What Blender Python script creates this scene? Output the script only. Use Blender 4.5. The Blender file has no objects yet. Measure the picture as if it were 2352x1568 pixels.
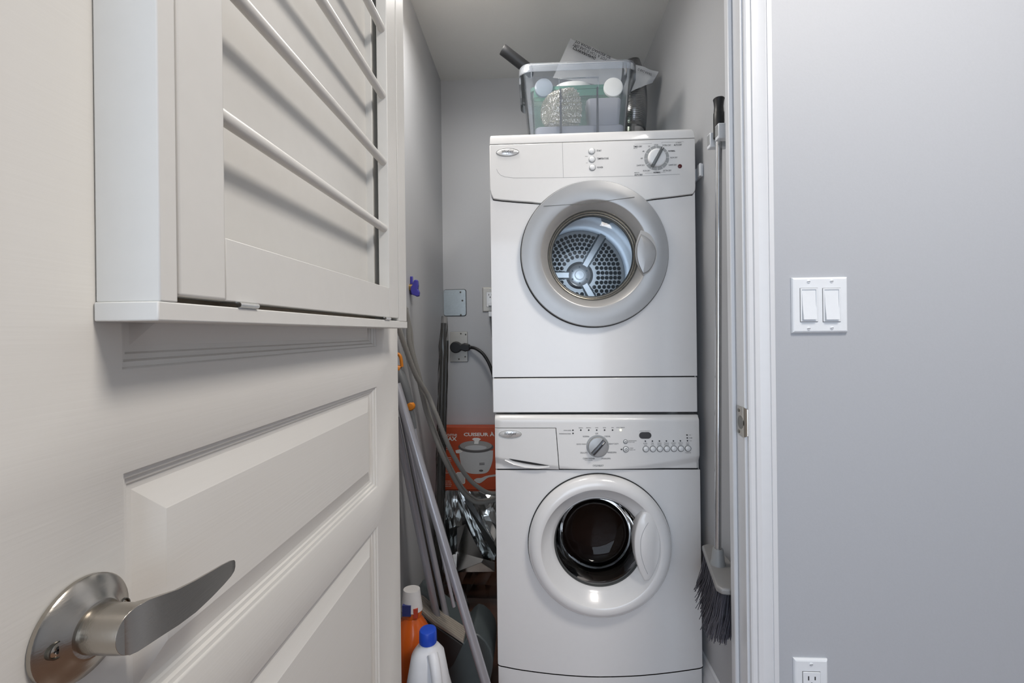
import bpy, bmesh, math, random
from mathutils import Vector, Matrix, Euler, noise
random.seed(7)
sc = bpy.context.scene
col = sc.collection
PI = math.pi

# ------------------------------------------------------------------ camera
FPX, CX, CY = 1040.0, 1176.0, 763.6          # focal length in pixels, principal point of the 2352x1568 frame
EYE = Vector((0.0, 0.0, 1.089))
YAW, ROLL = math.atan(52 / FPX), math.radians(0.68)
cam = bpy.data.cameras.new('camera')
cam.sensor_width = 36.0
cam.lens = 36.0 * FPX / 2352.0
cam.shift_y = -(784.0 - CY) / 2352.0
cam.clip_start = 0.02
camo = bpy.data.objects.new('camera', cam)
col.objects.link(camo)
camo.location = EYE
camo.rotation_euler = (PI / 2, ROLL, YAW)
sc.camera = camo
_R = Euler((PI / 2, ROLL, YAW), 'XYZ').to_matrix()

def at(px, py, Y):
    """surveyed point: where the sight line through a photograph pixel meets depth Y (metres)"""
    d = _R @ Vector(((px - CX) / FPX, -(py - CY) / FPX, -1.0))
    return EYE + d * (Y / d.y)

# ------------------------------------------------------------------ world, lights, exposure
w = bpy.data.worlds.new('world'); sc.world = w; w.use_nodes = True
w.node_tree.nodes['Background'].inputs[0].default_value = (0.62, 0.75, 1.0, 1)
w.node_tree.nodes['Background'].inputs[1].default_value = 1.0

def area(name, loc, rot, sx, sy, watts, colr):
    l = bpy.data.lights.new(name, 'AREA'); l.shape = 'RECTANGLE'; l.size = sx; l.size_y = sy
    l.energy = watts; l.color = colr
    o = bpy.data.objects.new(name, l); col.objects.link(o); o.location = loc; o.rotation_euler = rot
    return o
# daylight through the room window behind the camera, and the ceiling lamp of the room
area('window_daylight', (-0.30, -2.72, 1.12), (math.radians(90), 0, 0), 2.2, 2.1, 32, (0.82, 0.91, 1.0))
area('ceiling_lamp_light', (0.80, 0.12, 2.335), (0, 0, 0), 0.42, 0.42, 15, (1.0, 0.94, 0.88))
# added closet lamp, unseen above the frame, to brighten the closet evenly
area('closet_fill_light', (-0.19, 1.27, 2.13), (0, 0, 0), 0.22, 0.20, 3.4, (1.0, 0.97, 0.94))

sc.view_settings.view_transform = 'Standard'
sc.view_settings.look = 'None'
sc.view_settings.gamma = 1.0
sc.view_settings.use_curve_mapping = False
sc.view_settings.exposure = 0.42
try:
    sc.cycles.use_denoising = True
    sc.cycles.max_bounces = 10
    sc.cycles.transparent_max_bounces = 24
    sc.cycles.sample_clamp_indirect = 6.0
except Exception:
    pass

# ------------------------------------------------------------------ materials
def lin(c):
    c = c / 255.0
    return c / 12.92 if c <= 0.04045 else ((c + 0.055) / 1.055) ** 2.4
def rgb(r, g, b): return (lin(r), lin(g), lin(b), 1.0)

MATS = {}
def mat(name, c, rough=0.5, metal=0.0, bump=0.0, bscale=(60, 60, 60), vary=0.0, coat=0.0, spec=0.5, emit=0.0, bdist=0.002):
    m = bpy.data.materials.new(name); m.use_nodes = True
    nt = m.node_tree; b = nt.nodes['Principled BSDF']
    b.inputs['Base Color'].default_value = rgb(*c)
    b.inputs['Roughness'].default_value = rough
    b.inputs['Metallic'].default_value = metal
    b.inputs['Specular IOR Level'].default_value = spec
    if coat:
        b.inputs['Coat Weight'].default_value = coat
        b.inputs['Coat Roughness'].default_value = 0.06
    if emit:
        b.inputs['Emission Color'].default_value = rgb(*c)
        b.inputs['Emission Strength'].default_value = emit
    tc = nt.nodes.new('ShaderNodeTexCoord'); mp = nt.nodes.new('ShaderNodeMapping')
    mp.inputs['Scale'].default_value = bscale
    nz = nt.nodes.new('ShaderNodeTexNoise'); nz.inputs['Detail'].default_value = 4.0; nz.inputs['Scale'].default_value = 1.0
    nt.links.new(tc.outputs['Object'], mp.inputs[0]); nt.links.new(mp.outputs[0], nz.inputs['Vector'])
    if bump:
        bp = nt.nodes.new('ShaderNodeBump'); bp.inputs['Strength'].default_value = bump; bp.inputs['Distance'].default_value = bdist
        nt.links.new(nz.outputs['Fac'], bp.inputs['Height']); nt.links.new(bp.outputs[0], b.inputs['Normal'])
    mix = nt.nodes.new('ShaderNodeMix'); mix.data_type = 'RGBA'
    v = vary if vary else 0.015
    A = rgb(*[max(0, x * (1 - v)) for x in c]); B = rgb(*[min(255, x * (1 + v)) for x in c])
    mix.inputs['A'].default_value = A; mix.inputs['B'].default_value = B
    nt.links.new(nz.outputs['Fac'], mix.inputs['Factor'])
    nt.links.new(mix.outputs['Result'], b.inputs['Base Color'])
    MATS[name] = m
    return m

def clear(name, tint, opac, c, rough=0.25, ior=1.35, glossy=0.06):
    """clear or cloudy plastic / glass: see-through tint mixed with a diffuse body and a fresnel gloss"""
    m = bpy.data.materials.new(name); m.use_nodes = True
    nt = m.node_tree; nt.nodes.clear()
    out = nt.nodes.new('ShaderNodeOutputMaterial')
    t = nt.nodes.new('ShaderNodeBsdfTransparent'); t.inputs[0].default_value = rgb(*tint)
    d = nt.nodes.new('ShaderNodeBsdfDiffuse'); d.inputs[0].default_value = rgb(*c)
    g = nt.nodes.new('ShaderNodeBsdfGlossy'); g.inputs['Roughness'].default_value = glossy
    m1 = nt.nodes.new('ShaderNodeMixShader'); m1.inputs[0].default_value = opac
    nt.links.new(t.outputs[0], m1.inputs[1]); nt.links.new(d.outputs[0], m1.inputs[2])
    fr = nt.nodes.new('ShaderNodeFresnel'); fr.inputs[0].default_value = ior
    m2 = nt.nodes.new('ShaderNodeMixShader')
    nt.links.new(fr.outputs[0], m2.inputs[0]); nt.links.new(m1.outputs[0], m2.inputs[1]); nt.links.new(g.outputs[0], m2.inputs[2])
    nt.links.new(m2.outputs[0], out.inputs[0])
    MATS[name] = m
    return m

mat('wall_paint', (177, 180, 185), 0.55, bump=0.06, bscale=(240, 240, 240), vary=0.012)
mat('closet_paint', (181, 183, 186), 0.5, bump=0.06, bscale=(240, 240, 240), vary=0.012)
mat('ceiling_paint', (226, 226, 223), 0.8, bump=0.1, bscale=(300, 300, 300))
mat('room_ceiling', (235, 235, 232), 0.8)
mat('trim_white', (216, 218, 221), 0.35, vary=0.01)
mat('door_white', (222, 220, 215), 0.42, bump=0.2, bscale=(90, 7, 300), vary=0.006, bdist=0.0006)
mat('rack_white', (219, 218, 214), 0.4, vary=0.012)
mat('rack_raw', (196, 180, 160), 0.6)
mat('appliance_white', (228, 227, 226), 0.22, coat=0.4, vary=0.006)
mat('console_white', (225, 224, 222), 0.28, coat=0.3, vary=0.006)
mat('dark_gap', (26, 26, 27), 0.7)
mat('ring_silver', (164, 165, 166), 0.34, metal=0.3, vary=0.01)
mat('recess_grey', (178, 176, 173), 0.36, metal=0.2)  # warm grey of the recesses, a little paler than the ring
mat('chrome', (214, 214, 212), 0.16, metal=1.0)
mat('chrome_dark', (120, 118, 112), 0.22, metal=1.0)
mat('bezel_metal', (186, 182, 174), 0.24, metal=0.9)
mat('drum_steel', (228, 235, 243), 0.3, metal=0.55, bump=0.05, bscale=(90, 90, 90))
mat('drum_plate', (250, 252, 254), 0.4, metal=0.5)
mat('hub_light', (252, 253, 255), 0.36, metal=0.75)
mat('drum_hole', (70, 78, 84), 0.6, metal=0.2)
mat('drum_groove', (112, 124, 132), 0.5, metal=0.4)
mat('washer_steel', (104, 102, 104), 0.35, metal=0.8)
mat('rubber', (74, 76, 76), 0.45)
mat('laundry_brown', (70, 50, 44), 0.9, bump=0.5, bscale=(40, 40, 40))
mat('nickel', (176, 171, 163), 0.24, metal=1.0, bump=0.04, bscale=(900, 60, 900))
mat('nickel_bright', (214, 206, 192), 0.15, metal=1.0)
mat('steel_pole', (178, 178, 184), 0.34, metal=0.55)
mat('steel_bright', (202, 203, 205), 0.13, metal=1.0)
mat('black_plastic', (30, 31, 33), 0.45, vary=0.06)
mat('grey_plastic', (98, 101, 103), 0.5)
mat('mid_grey_plastic', (150, 152, 153), 0.4)
mat('orange_plastic', (196, 118, 22), 0.45)
mat('print_dark', (44, 44, 48), 0.7)
mat('print_grey', (120, 121, 122), 0.7)
mat('print_white', (236, 232, 226), 0.6)
mat('dial_grey', (158, 159, 158), 0.5)
mat('knob_white', (228, 229, 229), 0.3, coat=0.2)
mat('knob_blade', (120, 124, 126), 0.28, metal=0.6)
mat('knob_blade_dark', (78, 79, 82), 0.3, metal=0.5)
mat('lamp_red', (84, 24, 28), 0.3)
mat('lamp_lit', (244, 246, 196), 0.4, emit=1.2)
mat('display', (70, 70, 72), 0.2)
mat('badge', (220, 220, 219), 0.22, metal=0.35)
mat('galvanised', (188, 198, 202), 0.38, metal=0.75, bump=0.1, bscale=(120, 120, 120), vary=0.05)
mat('plate_steel', (186, 184, 178), 0.42, metal=0.5)
mat('device_white', (228, 232, 236), 0.28)
mat('valve_blue', (62, 58, 150), 0.4)
mat('brass', (176, 150, 104), 0.3, metal=1.0)
mat('box_orange', (190, 78, 40), 0.5, vary=0.04)
mat('box_dark', (120, 48, 28), 0.6)
mat('pot_grey', (198, 198, 197), 0.5)
mat('pot_dark', (92, 88, 86), 0.5)
mat('pot_mid', (160, 156, 152), 0.5)
mat('foil', (208, 209, 208), 0.16, metal=1.0)
mat('braid', (168, 167, 162), 0.4, metal=0.35, bump=0.8, bscale=(700, 700, 700))
mat('wrap_black', (58, 59, 58), 0.22, vary=0.1, coat=0.5)
mat('dustpan_dark', (70, 78, 80), 0.4, vary=0.04)
mat('dustpan_black', (44, 43, 43), 0.5)
mat('dustpan_rib', (150, 142, 132), 0.55, vary=0.05)
mat('jug_white', (226, 228, 232), 0.35)
mat('cap_blue', (30, 74, 190), 0.35)
mat('bottle_orange', (206, 92, 18), 0.25, coat=0.4)
mat('label_white', (222, 220, 218), 0.5)
mat('label_blue', (52, 60, 120), 0.5)
mat('label_red', (190, 70, 46), 0.5)
mat('bristle', (78, 78, 86), 0.8, vary=0.15)
mat('brush_plate', (138, 137, 136), 0.4)
mat('duct_foil', (190, 190, 190), 0.2, metal=0.95)
mat('lid_white', (240, 240, 236), 0.4)
mat('lilac_plastic', (146, 148, 156), 0.5)
mat('lamp_glass', (255, 240, 222), 0.4, emit=6.0)
clear('bin_plastic', (251, 252, 253), 0.07, (205, 214, 224), ior=1.12, glossy=0.2)
clear('rim_plastic', (248, 250, 252), 0.2, (214, 220, 228), ior=1.3, glossy=0.12)
clear('pane', (238, 243, 246), 0.02, (200, 205, 210), ior=1.3, glossy=0.02)
clear('dark_pane', (176, 168, 164), 0.03, (34, 31, 31), ior=1.28, glossy=0.03)
clear('green_glass', (236, 246, 241), 0.07, (205, 222, 214), ior=1.2, glossy=0.03)
clear('green_edge', (176, 222, 206), 0.38, (140, 190, 174), ior=1.4, glossy=0.03)
clear('acrylic', (254, 254, 254), 0.02, (220, 220, 224), ior=1.15, glossy=0.02)
clear('acrylic_edge', (120, 124, 130), 0.55, (112, 114, 120), ior=1.4, glossy=0.05)
clear('pressed_glass', (252, 249, 234), 0.22, (255, 250, 224), ior=1.75, glossy=0.1)
_nt = MATS['pressed_glass'].node_tree
_vo = _nt.nodes.new('ShaderNodeTexVoronoi'); _vo.inputs['Scale'].default_value = 190.0
_tc = _nt.nodes.new('ShaderNodeTexCoord'); _bp = _nt.nodes.new('ShaderNodeBump'); _bp.inputs['Strength'].default_value = 1.0; _bp.inputs['Distance'].default_value = .004
_nt.links.new(_tc.outputs['Object'], _vo.inputs['Vector']); _nt.links.new(_vo.outputs['Distance'], _bp.inputs['Height'])
for _l in [l for l in _nt.links if l.from_node.bl_idname == 'ShaderNodeFresnel']:
    _m2 = _l.to_node; _nt.links.remove(_l); _m2.inputs[0].default_value = 0.5
for _n in _nt.nodes:
    if 'Normal' in _n.inputs and _n.bl_idname != 'ShaderNodeBump': _nt.links.new(_bp.outputs[0], _n.inputs['Normal'])
clear('bag_film', (226, 228, 230), 0.58, (206, 208, 210), ior=1.3, glossy=0.15)
clear('clear_wrap', (238, 237, 235), 0.05, (190, 186, 180), ior=1.35, glossy=0.12)
clear('lid_cloudy', (222, 230, 238), 0.35, (204, 214, 226), ior=1.3, glossy=0.1)

# floor: dark brown tile stain over the tile pieces
m = mat('tile_brown', (92, 62, 48), 0.3, bump=0.1, bscale=(3, 22, 22), vary=0.3)
mat('grout', (150, 128, 112), 0.8)
m = bpy.data.materials.new('floor_tiled'); m.use_nodes = True
nt = m.node_tree; b = nt.nodes['Principled BSDF']; b.inputs['Roughness'].default_value = 0.35
br = nt.nodes.new('ShaderNodeTexBrick'); br.offset = 0.5
br.inputs['Color1'].default_value = rgb(124, 94, 76); br.inputs['Color2'].default_value = rgb(116, 88, 70); br.inputs['Mortar'].default_value = rgb(150, 128, 112)
br.inputs['Scale'].default_value = 1.0; br.inputs['Brick Width'].default_value = 0.61; br.inputs['Row Height'].default_value = 0.316; br.inputs['Mortar Size'].default_value = 0.003
tc = nt.nodes.new('ShaderNodeTexCoord'); nt.links.new(tc.outputs['Object'], br.inputs['Vector']); nt.links.new(br.outputs['Color'], b.inputs['Base Color'])
MATS['floor_tiled'] = m

# ------------------------------------------------------------------ mesh toolkit
ORG = {}
def ortho(d):
    d = d.normalized(); a = Vector((0, 0, 1)) if abs(d.z) < 0.9 else Vector((1, 0, 0))
    u = d.cross(a).normalized(); return u, d.cross(u).normalized()

class MB:
    def __init__(s): s.v = []; s.f = []
    def add(s, vs, fs):
        n = len(s.v); s.v += [Vector(v) for v in vs]; s.f += [tuple(i + n for i in f) for f in fs]; return s
    def box(s, x0, x1, y0, y1, z0, z1):
        return s.add([(x0, y0, z0), (x1, y0, z0), (x1, y1, z0), (x0, y1, z0), (x0, y0, z1), (x1, y0, z1), (x1, y1, z1), (x0, y1, z1)],
                     [(0, 3, 2, 1), (4, 5, 6, 7), (0, 1, 5, 4), (1, 2, 6, 5), (2, 3, 7, 6), (3, 0, 4, 7)])
    def prism(s, pts, y0, y1):
        """outline of (x, z) pairs, from front depth y0 to back depth y1"""
        n = len(pts)
        vs = [(p[0], y0, p[1]) for p in pts] + [(p[0], y1, p[1]) for p in pts]
        return s.add(vs, [tuple(range(n)), tuple(range(2 * n - 1, n - 1, -1))] + [(i, i + n, (i + 1) % n + n, (i + 1) % n) for i in range(n)])
    def prism_x(s, pts, x0, x1):
        n = len(pts)
        vs = [(x0, p[0], p[1]) for p in pts] + [(x1, p[0], p[1]) for p in pts]
        return s.add(vs, [tuple(range(n)), tuple(range(2 * n - 1, n - 1, -1))] + [(i, i + n, (i + 1) % n + n, (i + 1) % n) for i in range(n)])
    def prism_z(s, pts, z0, z1):
        n = len(pts)
        vs = [(p[0], p[1], z0) for p in pts] + [(p[0], p[1], z1) for p in pts]
        return s.add(vs, [tuple(range(n)), tuple(range(2 * n - 1, n - 1, -1))] + [(i, i + n, (i + 1) % n + n, (i + 1) % n) for i in range(n)])
    def loft(s, rings, cap0=True, cap1=True, closed=False):
        n = len(rings[0]); base = len(s.v)
        for r in rings: s.v += [Vector(p) for p in r]
        m_ = len(rings)
        for k in range(m_ if closed else m_ - 1):
            k2 = (k + 1) % m_
            for i in range(n):
                j = (i + 1) % n
                s.f.append((base + k * n + i, base + k * n + j, base + k2 * n + j, base + k2 * n + i))
        if cap0 and not closed: s.f.append(tuple(base + i for i in range(n))[::-1])
        if cap1 and not closed: s.f.append(tuple(base + (m_ - 1) * n + i for i in range(n)))
        return s
    def tube(s, pts, r, n=12, caps=True):
        pts = [Vector(p) for p in pts]; rr = r if isinstance(r, (list, tuple)) else [r] * len(pts)
        rings = []; pu = None
        for i, p in enumerate(pts):
            d = (pts[min(i + 1, len(pts) - 1)] - pts[max(i - 1, 0)])
            if d.length < 1e-9: d = Vector((0, 0, 1))
            d.normalize()
            if pu is None: u, _ = ortho(d)
            else:
                u = pu - d * pu.dot(d)
                u = u.normalized() if u.length > 1e-6 else ortho(d)[0]
            pu = u; v = d.cross(u)
            rings.append([p + (u * math.cos(2 * PI * k / n) + v * math.sin(2 * PI * k / n)) * rr[i] for k in range(n)])
        return s.loft(rings, caps, caps)
    def lathe(s, c, prof, n=64, closed=False, ripple=None):
        """profile of (radius, y) about the y axis through c=(x, z)"""
        rings = []
        for r, y in prof:
            ring = []
            for k in range(n):
                a = 2 * PI * k / n; q = r * (1 + (ripple(a) if ripple else 0))
                ring.append((c[0] + q * math.cos(a), y, c[1] + q * math.sin(a)))
            rings.append(ring)
        return s.loft(rings, False, False, closed)
    def disc(s, c, r, y, n=40, ry=None):
        ry = r if ry is None else ry
        return s.add([(c[0] + r * math.cos(2 * PI * k / n), y, c[1] + ry * math.sin(2 * PI * k / n)) for k in range(n)], [tuple(range(n))])
    def puck(s, c, r, y0, y1, n=40, rz=None, edge=0.0006):
        rz = r if rz is None else rz
        def ring(q, y): return [(c[0] + (r - q) * math.cos(2 * PI * k / n), y, c[1] + (rz - q) * math.sin(2 * PI * k / n)) for k in range(n)]
        return s.loft([ring(edge, y0), ring(0, y0 + edge), ring(0, y1)], True, True)
    def sphere(s, c, r, n=12, sx=1, sy=1, sz=1):
        rings = []
        for i in range(1, n):
            a = PI * i / n
            rings.append([(c[0] + sx * r * math.sin(a) * math.cos(2 * PI * k / (2 * n)), c[1] + sy * r * math.sin(a) * math.sin(2 * PI * k / (2 * n)), c[2] + sz * r * math.cos(a)) for k in range(2 * n)])
        return s.loft(rings)
    def build(s, name, m, parent=None, origin=None, smooth=35, bevel=0, seg=2, kind=None, normals=True):
        org = ORG[parent.name] if parent else Vector(origin if origin is not None else (0, 0, 0))
        me = bpy.data.meshes.new(name)
        me.from_pydata([tuple(v - org) for v in s.v], [], s.f)
        if normals:
            bm = bmesh.new(); bm.from_mesh(me)
            bmesh.ops.recalc_face_normals(bm, faces=bm.faces); bm.to_mesh(me); bm.free()
        me.materials.append(MATS[m])
        o = bpy.data.objects.new(name, me); col.objects.link(o)
        if parent: o.parent = parent
        else: o.location = org
        ORG[o.name] = org
        if smooth:
            for p in me.polygons: p.use_smooth = True
            me.set_sharp_from_angle(angle=math.radians(smooth))
        if bevel:
            b_ = o.modifiers.new('edge', 'BEVEL'); b_.width = bevel; b_.segments = seg; b_.limit_method = 'ANGLE'; b_.angle_limit = math.radians(40)
        if kind: o['kind'] = kind
        return o

def thing(name, loc, label=None, cat=None, group=None, kind=None):
    o = bpy.data.objects.new(name, None); col.objects.link(o); o.location = loc; o.empty_display_size = 0.05
    ORG[o.name] = Vector(loc); return tag(o, label, cat, group, kind)
def tag(o, label=None, cat=None, group=None, kind=None):
    if label: o['label'] = label
    if cat: o['category'] = cat
    if group: o['group'] = group
    if kind: o['kind'] = kind
    return o
def spline(pts, k=8):
    pts = [Vector(p) for p in pts]; out = []
    for i in range(len(pts) - 1):
        p0 = pts[max(i - 1, 0)]; p1 = pts[i]; p2 = pts[i + 1]; p3 = pts[min(i + 2, len(pts) - 1)]
        for j in range(k):
            t = j / k
            out.append(0.5 * ((2 * p1) + (p2 - p0) * t + (2 * p0 - 5 * p1 + 4 * p2 - p3) * t * t + (3 * p1 - p0 - 3 * p2 + p3) * t ** 3))
    out.append(pts[-1]); return out
_TXT = {}
def glyphs(body, bold=0.0):
    key = (body, bold)
    if key not in _TXT:
        cu = bpy.data.curves.new('text', 'FONT'); cu.body = body; cu.offset = bold; cu.resolution_u = 2
        ob = bpy.data.objects.new('text', cu)
        me = bpy.data.meshes.new_from_object(ob)
        vs = [v.co.copy() for v in me.vertices]; fs = [tuple(p.vertices) for p in me.polygons]
        bpy.data.objects.remove(ob); bpy.data.curves.remove(cu); bpy.data.meshes.remove(me)
        x0 = min(v.x for v in vs); x1 = max(v.x for v in vs); y0 = min(v.y for v in vs); y1 = max(v.y for v in vs)
        _TXT[key] = ([((v.x - x0) / (x1 - x0) - 0.5, (v.y - y0) / (y1 - y0) - 0.5) for v in vs], fs)
    return _TXT[key]
def text(mb, body, c, w_, h_, y, bold=0.0, shear=0.0, U=None, V=None):
    """lettering centred at c=(x, z) on the plane at depth y"""
    vs, fs = glyphs(body, bold)
    mb.add([(c[0] + u * w_ + shear * v * h_, y, c[1] + v * h_) for u, v in vs], fs)
def F(px, py, Y): p = at(px, py, Y); return (p.x, p.z)

# ================================================================== setting
XL, XR, YB, YW = -0.417, 0.486, 2.062, 0.951          # closet side walls, closet back wall, room wall plane
ZC = at(1100, 182, YB).z                              # closet ceiling
RX0, RX1, RY0, RZ = -1.5, 2.3, -2.75, 2.44            # the room the camera stands in

fl = MB().box(RX0 - .1, RX1 + .1, RY0 - .1, YW + 0.05, -0.05, 0).build('floor', 'floor_tiled', origin=(0.1, 1.62, 0))
tag(fl, kind='structure', label='dark brown tiled floor of closet and room')
gb = MB().box(XL - .02, XR + .02, YW + 0.05, YB + .02, -0.05, -0.0025).build('grout_bed', 'grout', parent=fl)
gy = [1.001, 1.304, 1.62, 1.936, YB + .02]
gx = [XL - .02, 0.1, XR + .02]
for i in range(4):
    for j in range(2):
        MB().box(gx[j] + .0015, gx[j + 1] - .0015, gy[i] + .0015, gy[i + 1] - .0015, -0.045, 0.0).build('tile', 'tile_brown', parent=fl, bevel=0.001, seg=1)

def struct(mb, name, m, label, **k):
    o = mb.build(name, m, **k); return tag(o, label=label, kind='structure')
OPL, OPR, OPT = -0.352, 0.4476, 2.06
struct(MB().box(RX0, OPL, YW, 1.06, 0, RZ).box(OPR, RX1, YW, 1.06, 0, RZ).box(OPL, OPR, YW, 1.06, OPT, RZ), 'wall_front', 'wall_paint', 'grey painted room wall around the closet doorway', smooth=0)
struct(MB().box(XL - .1, XL, 1.06, YB + .1, 0, RZ), 'wall_left', 'closet_paint', 'grey closet wall on the side of the leaning poles', smooth=0)
struct(MB().box(XR, XR + .1, 1.06, YB + .1, 0, RZ), 'wall_right', 'closet_paint', 'grey closet wall where the broom hangs', smooth=0)
struct(MB().box(XL, XR, YB, YB + .1, 0, RZ), 'wall_back', 'closet_paint', 'grey back wall of the closet behind the machines', smooth=0)
struct(MB().box(XL, XR, 1.06, YB, ZC, ZC + .05), 'ceiling', 'ceiling_paint', 'grey closet ceiling above the storage bin', smooth=0)
struct(MB().box(RX0 - .1, RX0, RY0, YW, 0, RZ), 'wall_room_left', 'wall_paint', 'grey room wall behind the open door', smooth=0)
struct(MB().box(RX1, RX1 + .1, RY0, YW, 0, RZ), 'wall_room_right', 'wall_paint', 'grey room wall to the right of the light switch wall', smooth=0)
struct(MB().box(RX0 - .1, RX1 + .1, RY0 - .1, YW, RZ, RZ + .1), 'ceiling_room', 'room_ceiling', 'white ceiling of the room', smooth=0)
WX0, WX1, WZ0, WZ1 = -1.42, 0.82, 0.06, 2.20  # unseen opening made tall and wide to light the low closet
struct(MB().box(RX0, WX0, RY0 - .1, RY0, 0, RZ).box(WX1, RX1, RY0 - .1, RY0, 0, RZ).box(WX0, WX1, RY0 - .1, RY0, 0, WZ0).box(WX0, WX1, RY0 - .1, RY0, WZ1, RZ), 'wall_room_rear', 'wall_paint', 'grey room wall with the window behind the viewer', smooth=0)
wn = MB().box(WX0, WX1, RY0 - .06, RY0 - .02, WZ0, WZ0 + .05).box(WX0, WX1, RY0 - .06, RY0 - .02, WZ1 - .05, WZ1)
for x in (WX0, -0.325, WX1 - .05): wn.box(x, x + .05, RY0 - .06, RY0 - .02, WZ0, WZ1)
struct(wn, 'window_1', 'trim_white', 'white framed window in the rear room wall', smooth=0)

# baseboards
def base_prof(mb_pts): return mb_pts
bp = [(0, 0), (-0.014, 0), (-0.014, .09), (-0.011, .1), (-0.011, .115), (-0.006, .125), (-0.005, .137), (0, .142)]
mb = MB(); pts = [(XR + a, z) for a, z in bp]
mb.prism(pts, 1.062, YB - .001)
struct(mb, 'baseboard_right', 'trim_white', 'white moulded baseboard at the foot of the closet wall', smooth=30)
mb = MB(); pts = [(YW + a, z) for a, z in bp]
mb.prism_x(pts, 0.49, RX1 - .002)
struct(mb, 'baseboard_front', 'trim_white', 'white moulded baseboard along the room wall', smooth=30)

# door trim: jamb, stop, moulded casing, strike plate
JX, ST = 0.4276, 0.4184
tr = thing('trim_1', (JX, YW, 0), 'white moulded door casing and jamb beside the light switch', kind='structure')
MB().box(JX, OPR, YW, 1.008, 0, OPT).build('jamb', 'trim_white', parent=tr, bevel=.001)
MB().box(ST, JX, YW + .035, 1.006, 0, OPT - .02).build('door_stop', 'trim_white', parent=tr, bevel=.0025)
def casing(x_in, sgn):
    # cross-section (distance from the opening, thickness)
    pr = [(0, 0), (0, .0075), (.0035, .0095), (.0125, .0095), (.0145, .0125), (.018, .0125), (.026, .0105), (.036, .0125), (.044, .0155), (.0465, .0145), (.0475, .0165), (.0575, .0165), (.0585, .0155), (.0585, 0)]
    mb = MB(); mb.prism_z([(x_in + sgn * a * .865, YW - t) for a, t in pr], 0, 2.10); return mb
casing(JX + .005, 1).build('casing', 'trim_white', parent=tr, smooth=25)
MB().box(OPL, OPR, YW, 1.008, OPT - .02, OPT).build('jamb_head', 'trim_white', parent=tr)
MB().box(OPL - .04, OPR + .04, YW - .0165, YW - .0005, OPT - .012, OPT + .046).build('casing_head', 'trim_white', parent=tr, bevel=.002)
tl = thing('trim_2', (OPL, YW, 0), 'white door casing and jamb on the hinge side', kind='structure')
MB().box(OPL, -0.333, YW, 1.008, 0, OPT - .02).build('jamb', 'trim_white', parent=tl)
casing(-0.338, -1).build('casing', 'trim_white', parent=tl, smooth=25)
# strike plate let into the jamb with its lip curling over the edge
zs = 0.899
sp = MB(); xs = JX - .0012
zo = .031
sp.prism_x([(YW + .003, zs - zo), (YW + .029, zs - zo + .004), (YW + .031, zs - zo + .008), (YW + .031, zs + zo - .004), (YW + .030, zs + zo), (YW + .003, zs + zo)], xs - .0006, xs + .0008)
rr = []
for k in range(7):
    a = k / 6 * PI * 0.62
    rr.append((xs + .010 * (1 - math.cos(a)), YW + .003 - .009 * math.sin(a)))
for k in range(6):
    (xa, ya), (xb, yb) = rr[k], rr[k + 1]; h0 = zo - .009 * (k / 6) ** 1.5; h1 = zo - .009 * ((k + 1) / 6) ** 1.5
    sp.add([(xa, ya, zs - h0), (xb, yb, zs - h1), (xb, yb, zs + h1), (xa, ya, zs + h0), (xa + .0012, ya + .001, zs - h0), (xb + .0012, yb + .001, zs - h1), (xb + .0012, yb + .001, zs + h1), (xa + .0012, ya + .001, zs + h0)],
           [(0, 1, 2, 3), (4, 7, 6, 5), (0, 4, 5, 1), (3, 2, 6, 7), (0, 3, 7, 4), (1, 5, 6, 2)])
spo = sp.build('strike_plate', 'nickel', parent=tr, smooth=50); spo['label'] = 'satin metal strike plate'
hm = MB()
hm.prism_x([(YW + .014 + .0125 * math.cos(t), zs - .002 + .014 * math.sin(t)) for t in [PI * 2 * k / 20 for k in range(20)]], xs - .0009, xs - .0005)
hm.build('latch_hole', 'chrome_dark', parent=spo)
for dz in (-.022, .022):
    q = MB(); q.prism_x([(YW + .022 + .0036 * math.cos(2 * PI * k / 14), zs + dz + .0036 * math.sin(2 * PI * k / 14)) for k in range(14)], xs - .0016, xs - .0004); q.build('screw', 'chrome_dark', parent=spo)

# ------------------------------------------------------------------ the open door leaf
XD, DB = -0.288, -0.323
DY0, DY1 = 0.172, 0.938
PY0, PY1 = 0.3022, 0.8115
door = thing('door_1', (DB, DY1, 0), 'white panelled door swung open with a satin metal lever', kind='structure')
PROF = [(0, 0), (.0016, .0034), (.0052, .0042), (.0068, .0072), (.0105, .0080), (.012, .0098), (.0165, .0102), (.0385, .0032), (.0395, .0026)]
panels = [(.19, .7425), (.8115, .9937), (1.0662, 1.93)]
dm = MB()
def q4(y0, y1, z0, z1): dm.add([(XD, y0, z0), (XD, y1, z0), (XD, y1, z1), (XD, y0, z1)], [(0, 1, 2, 3)])
Z0, Z1 = 0.012, 2.035
zz = [Z0] + [z for p in panels for z in p] + [Z1]
for i in range(len(zz) - 1):
    q4(DY0, PY0, zz[i], zz[i + 1]); q4(PY1, DY1, zz[i], zz[i + 1])
    if i % 2 == 0: q4(PY0, PY1, zz[i], zz[i + 1])
for (a, b) in panels:
    rings = [[(XD - d, PY0 + e, a + e), (XD - d, PY1 - e, a + e), (XD - d, PY1 - e, b - e), (XD - d, PY0 + e, b - e)] for e, d in PROF]
    dm.loft(rings, False, True)
dm.add([(XD, DY0, Z0), (XD, DY1, Z0), (XD, DY1, Z1), (XD, DY0, Z1), (DB, DY0, Z0), (DB, DY1, Z0), (DB, DY1, Z1), (DB, DY0, Z1)],
       [(0, 4, 5, 1), (1, 5, 6, 2), (2, 6, 7, 3), (3, 7, 4, 0), (4, 7, 6, 5)])
bmx = dm.build('door_leaf', 'door_white', parent=door, smooth=18, normals=False)
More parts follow.
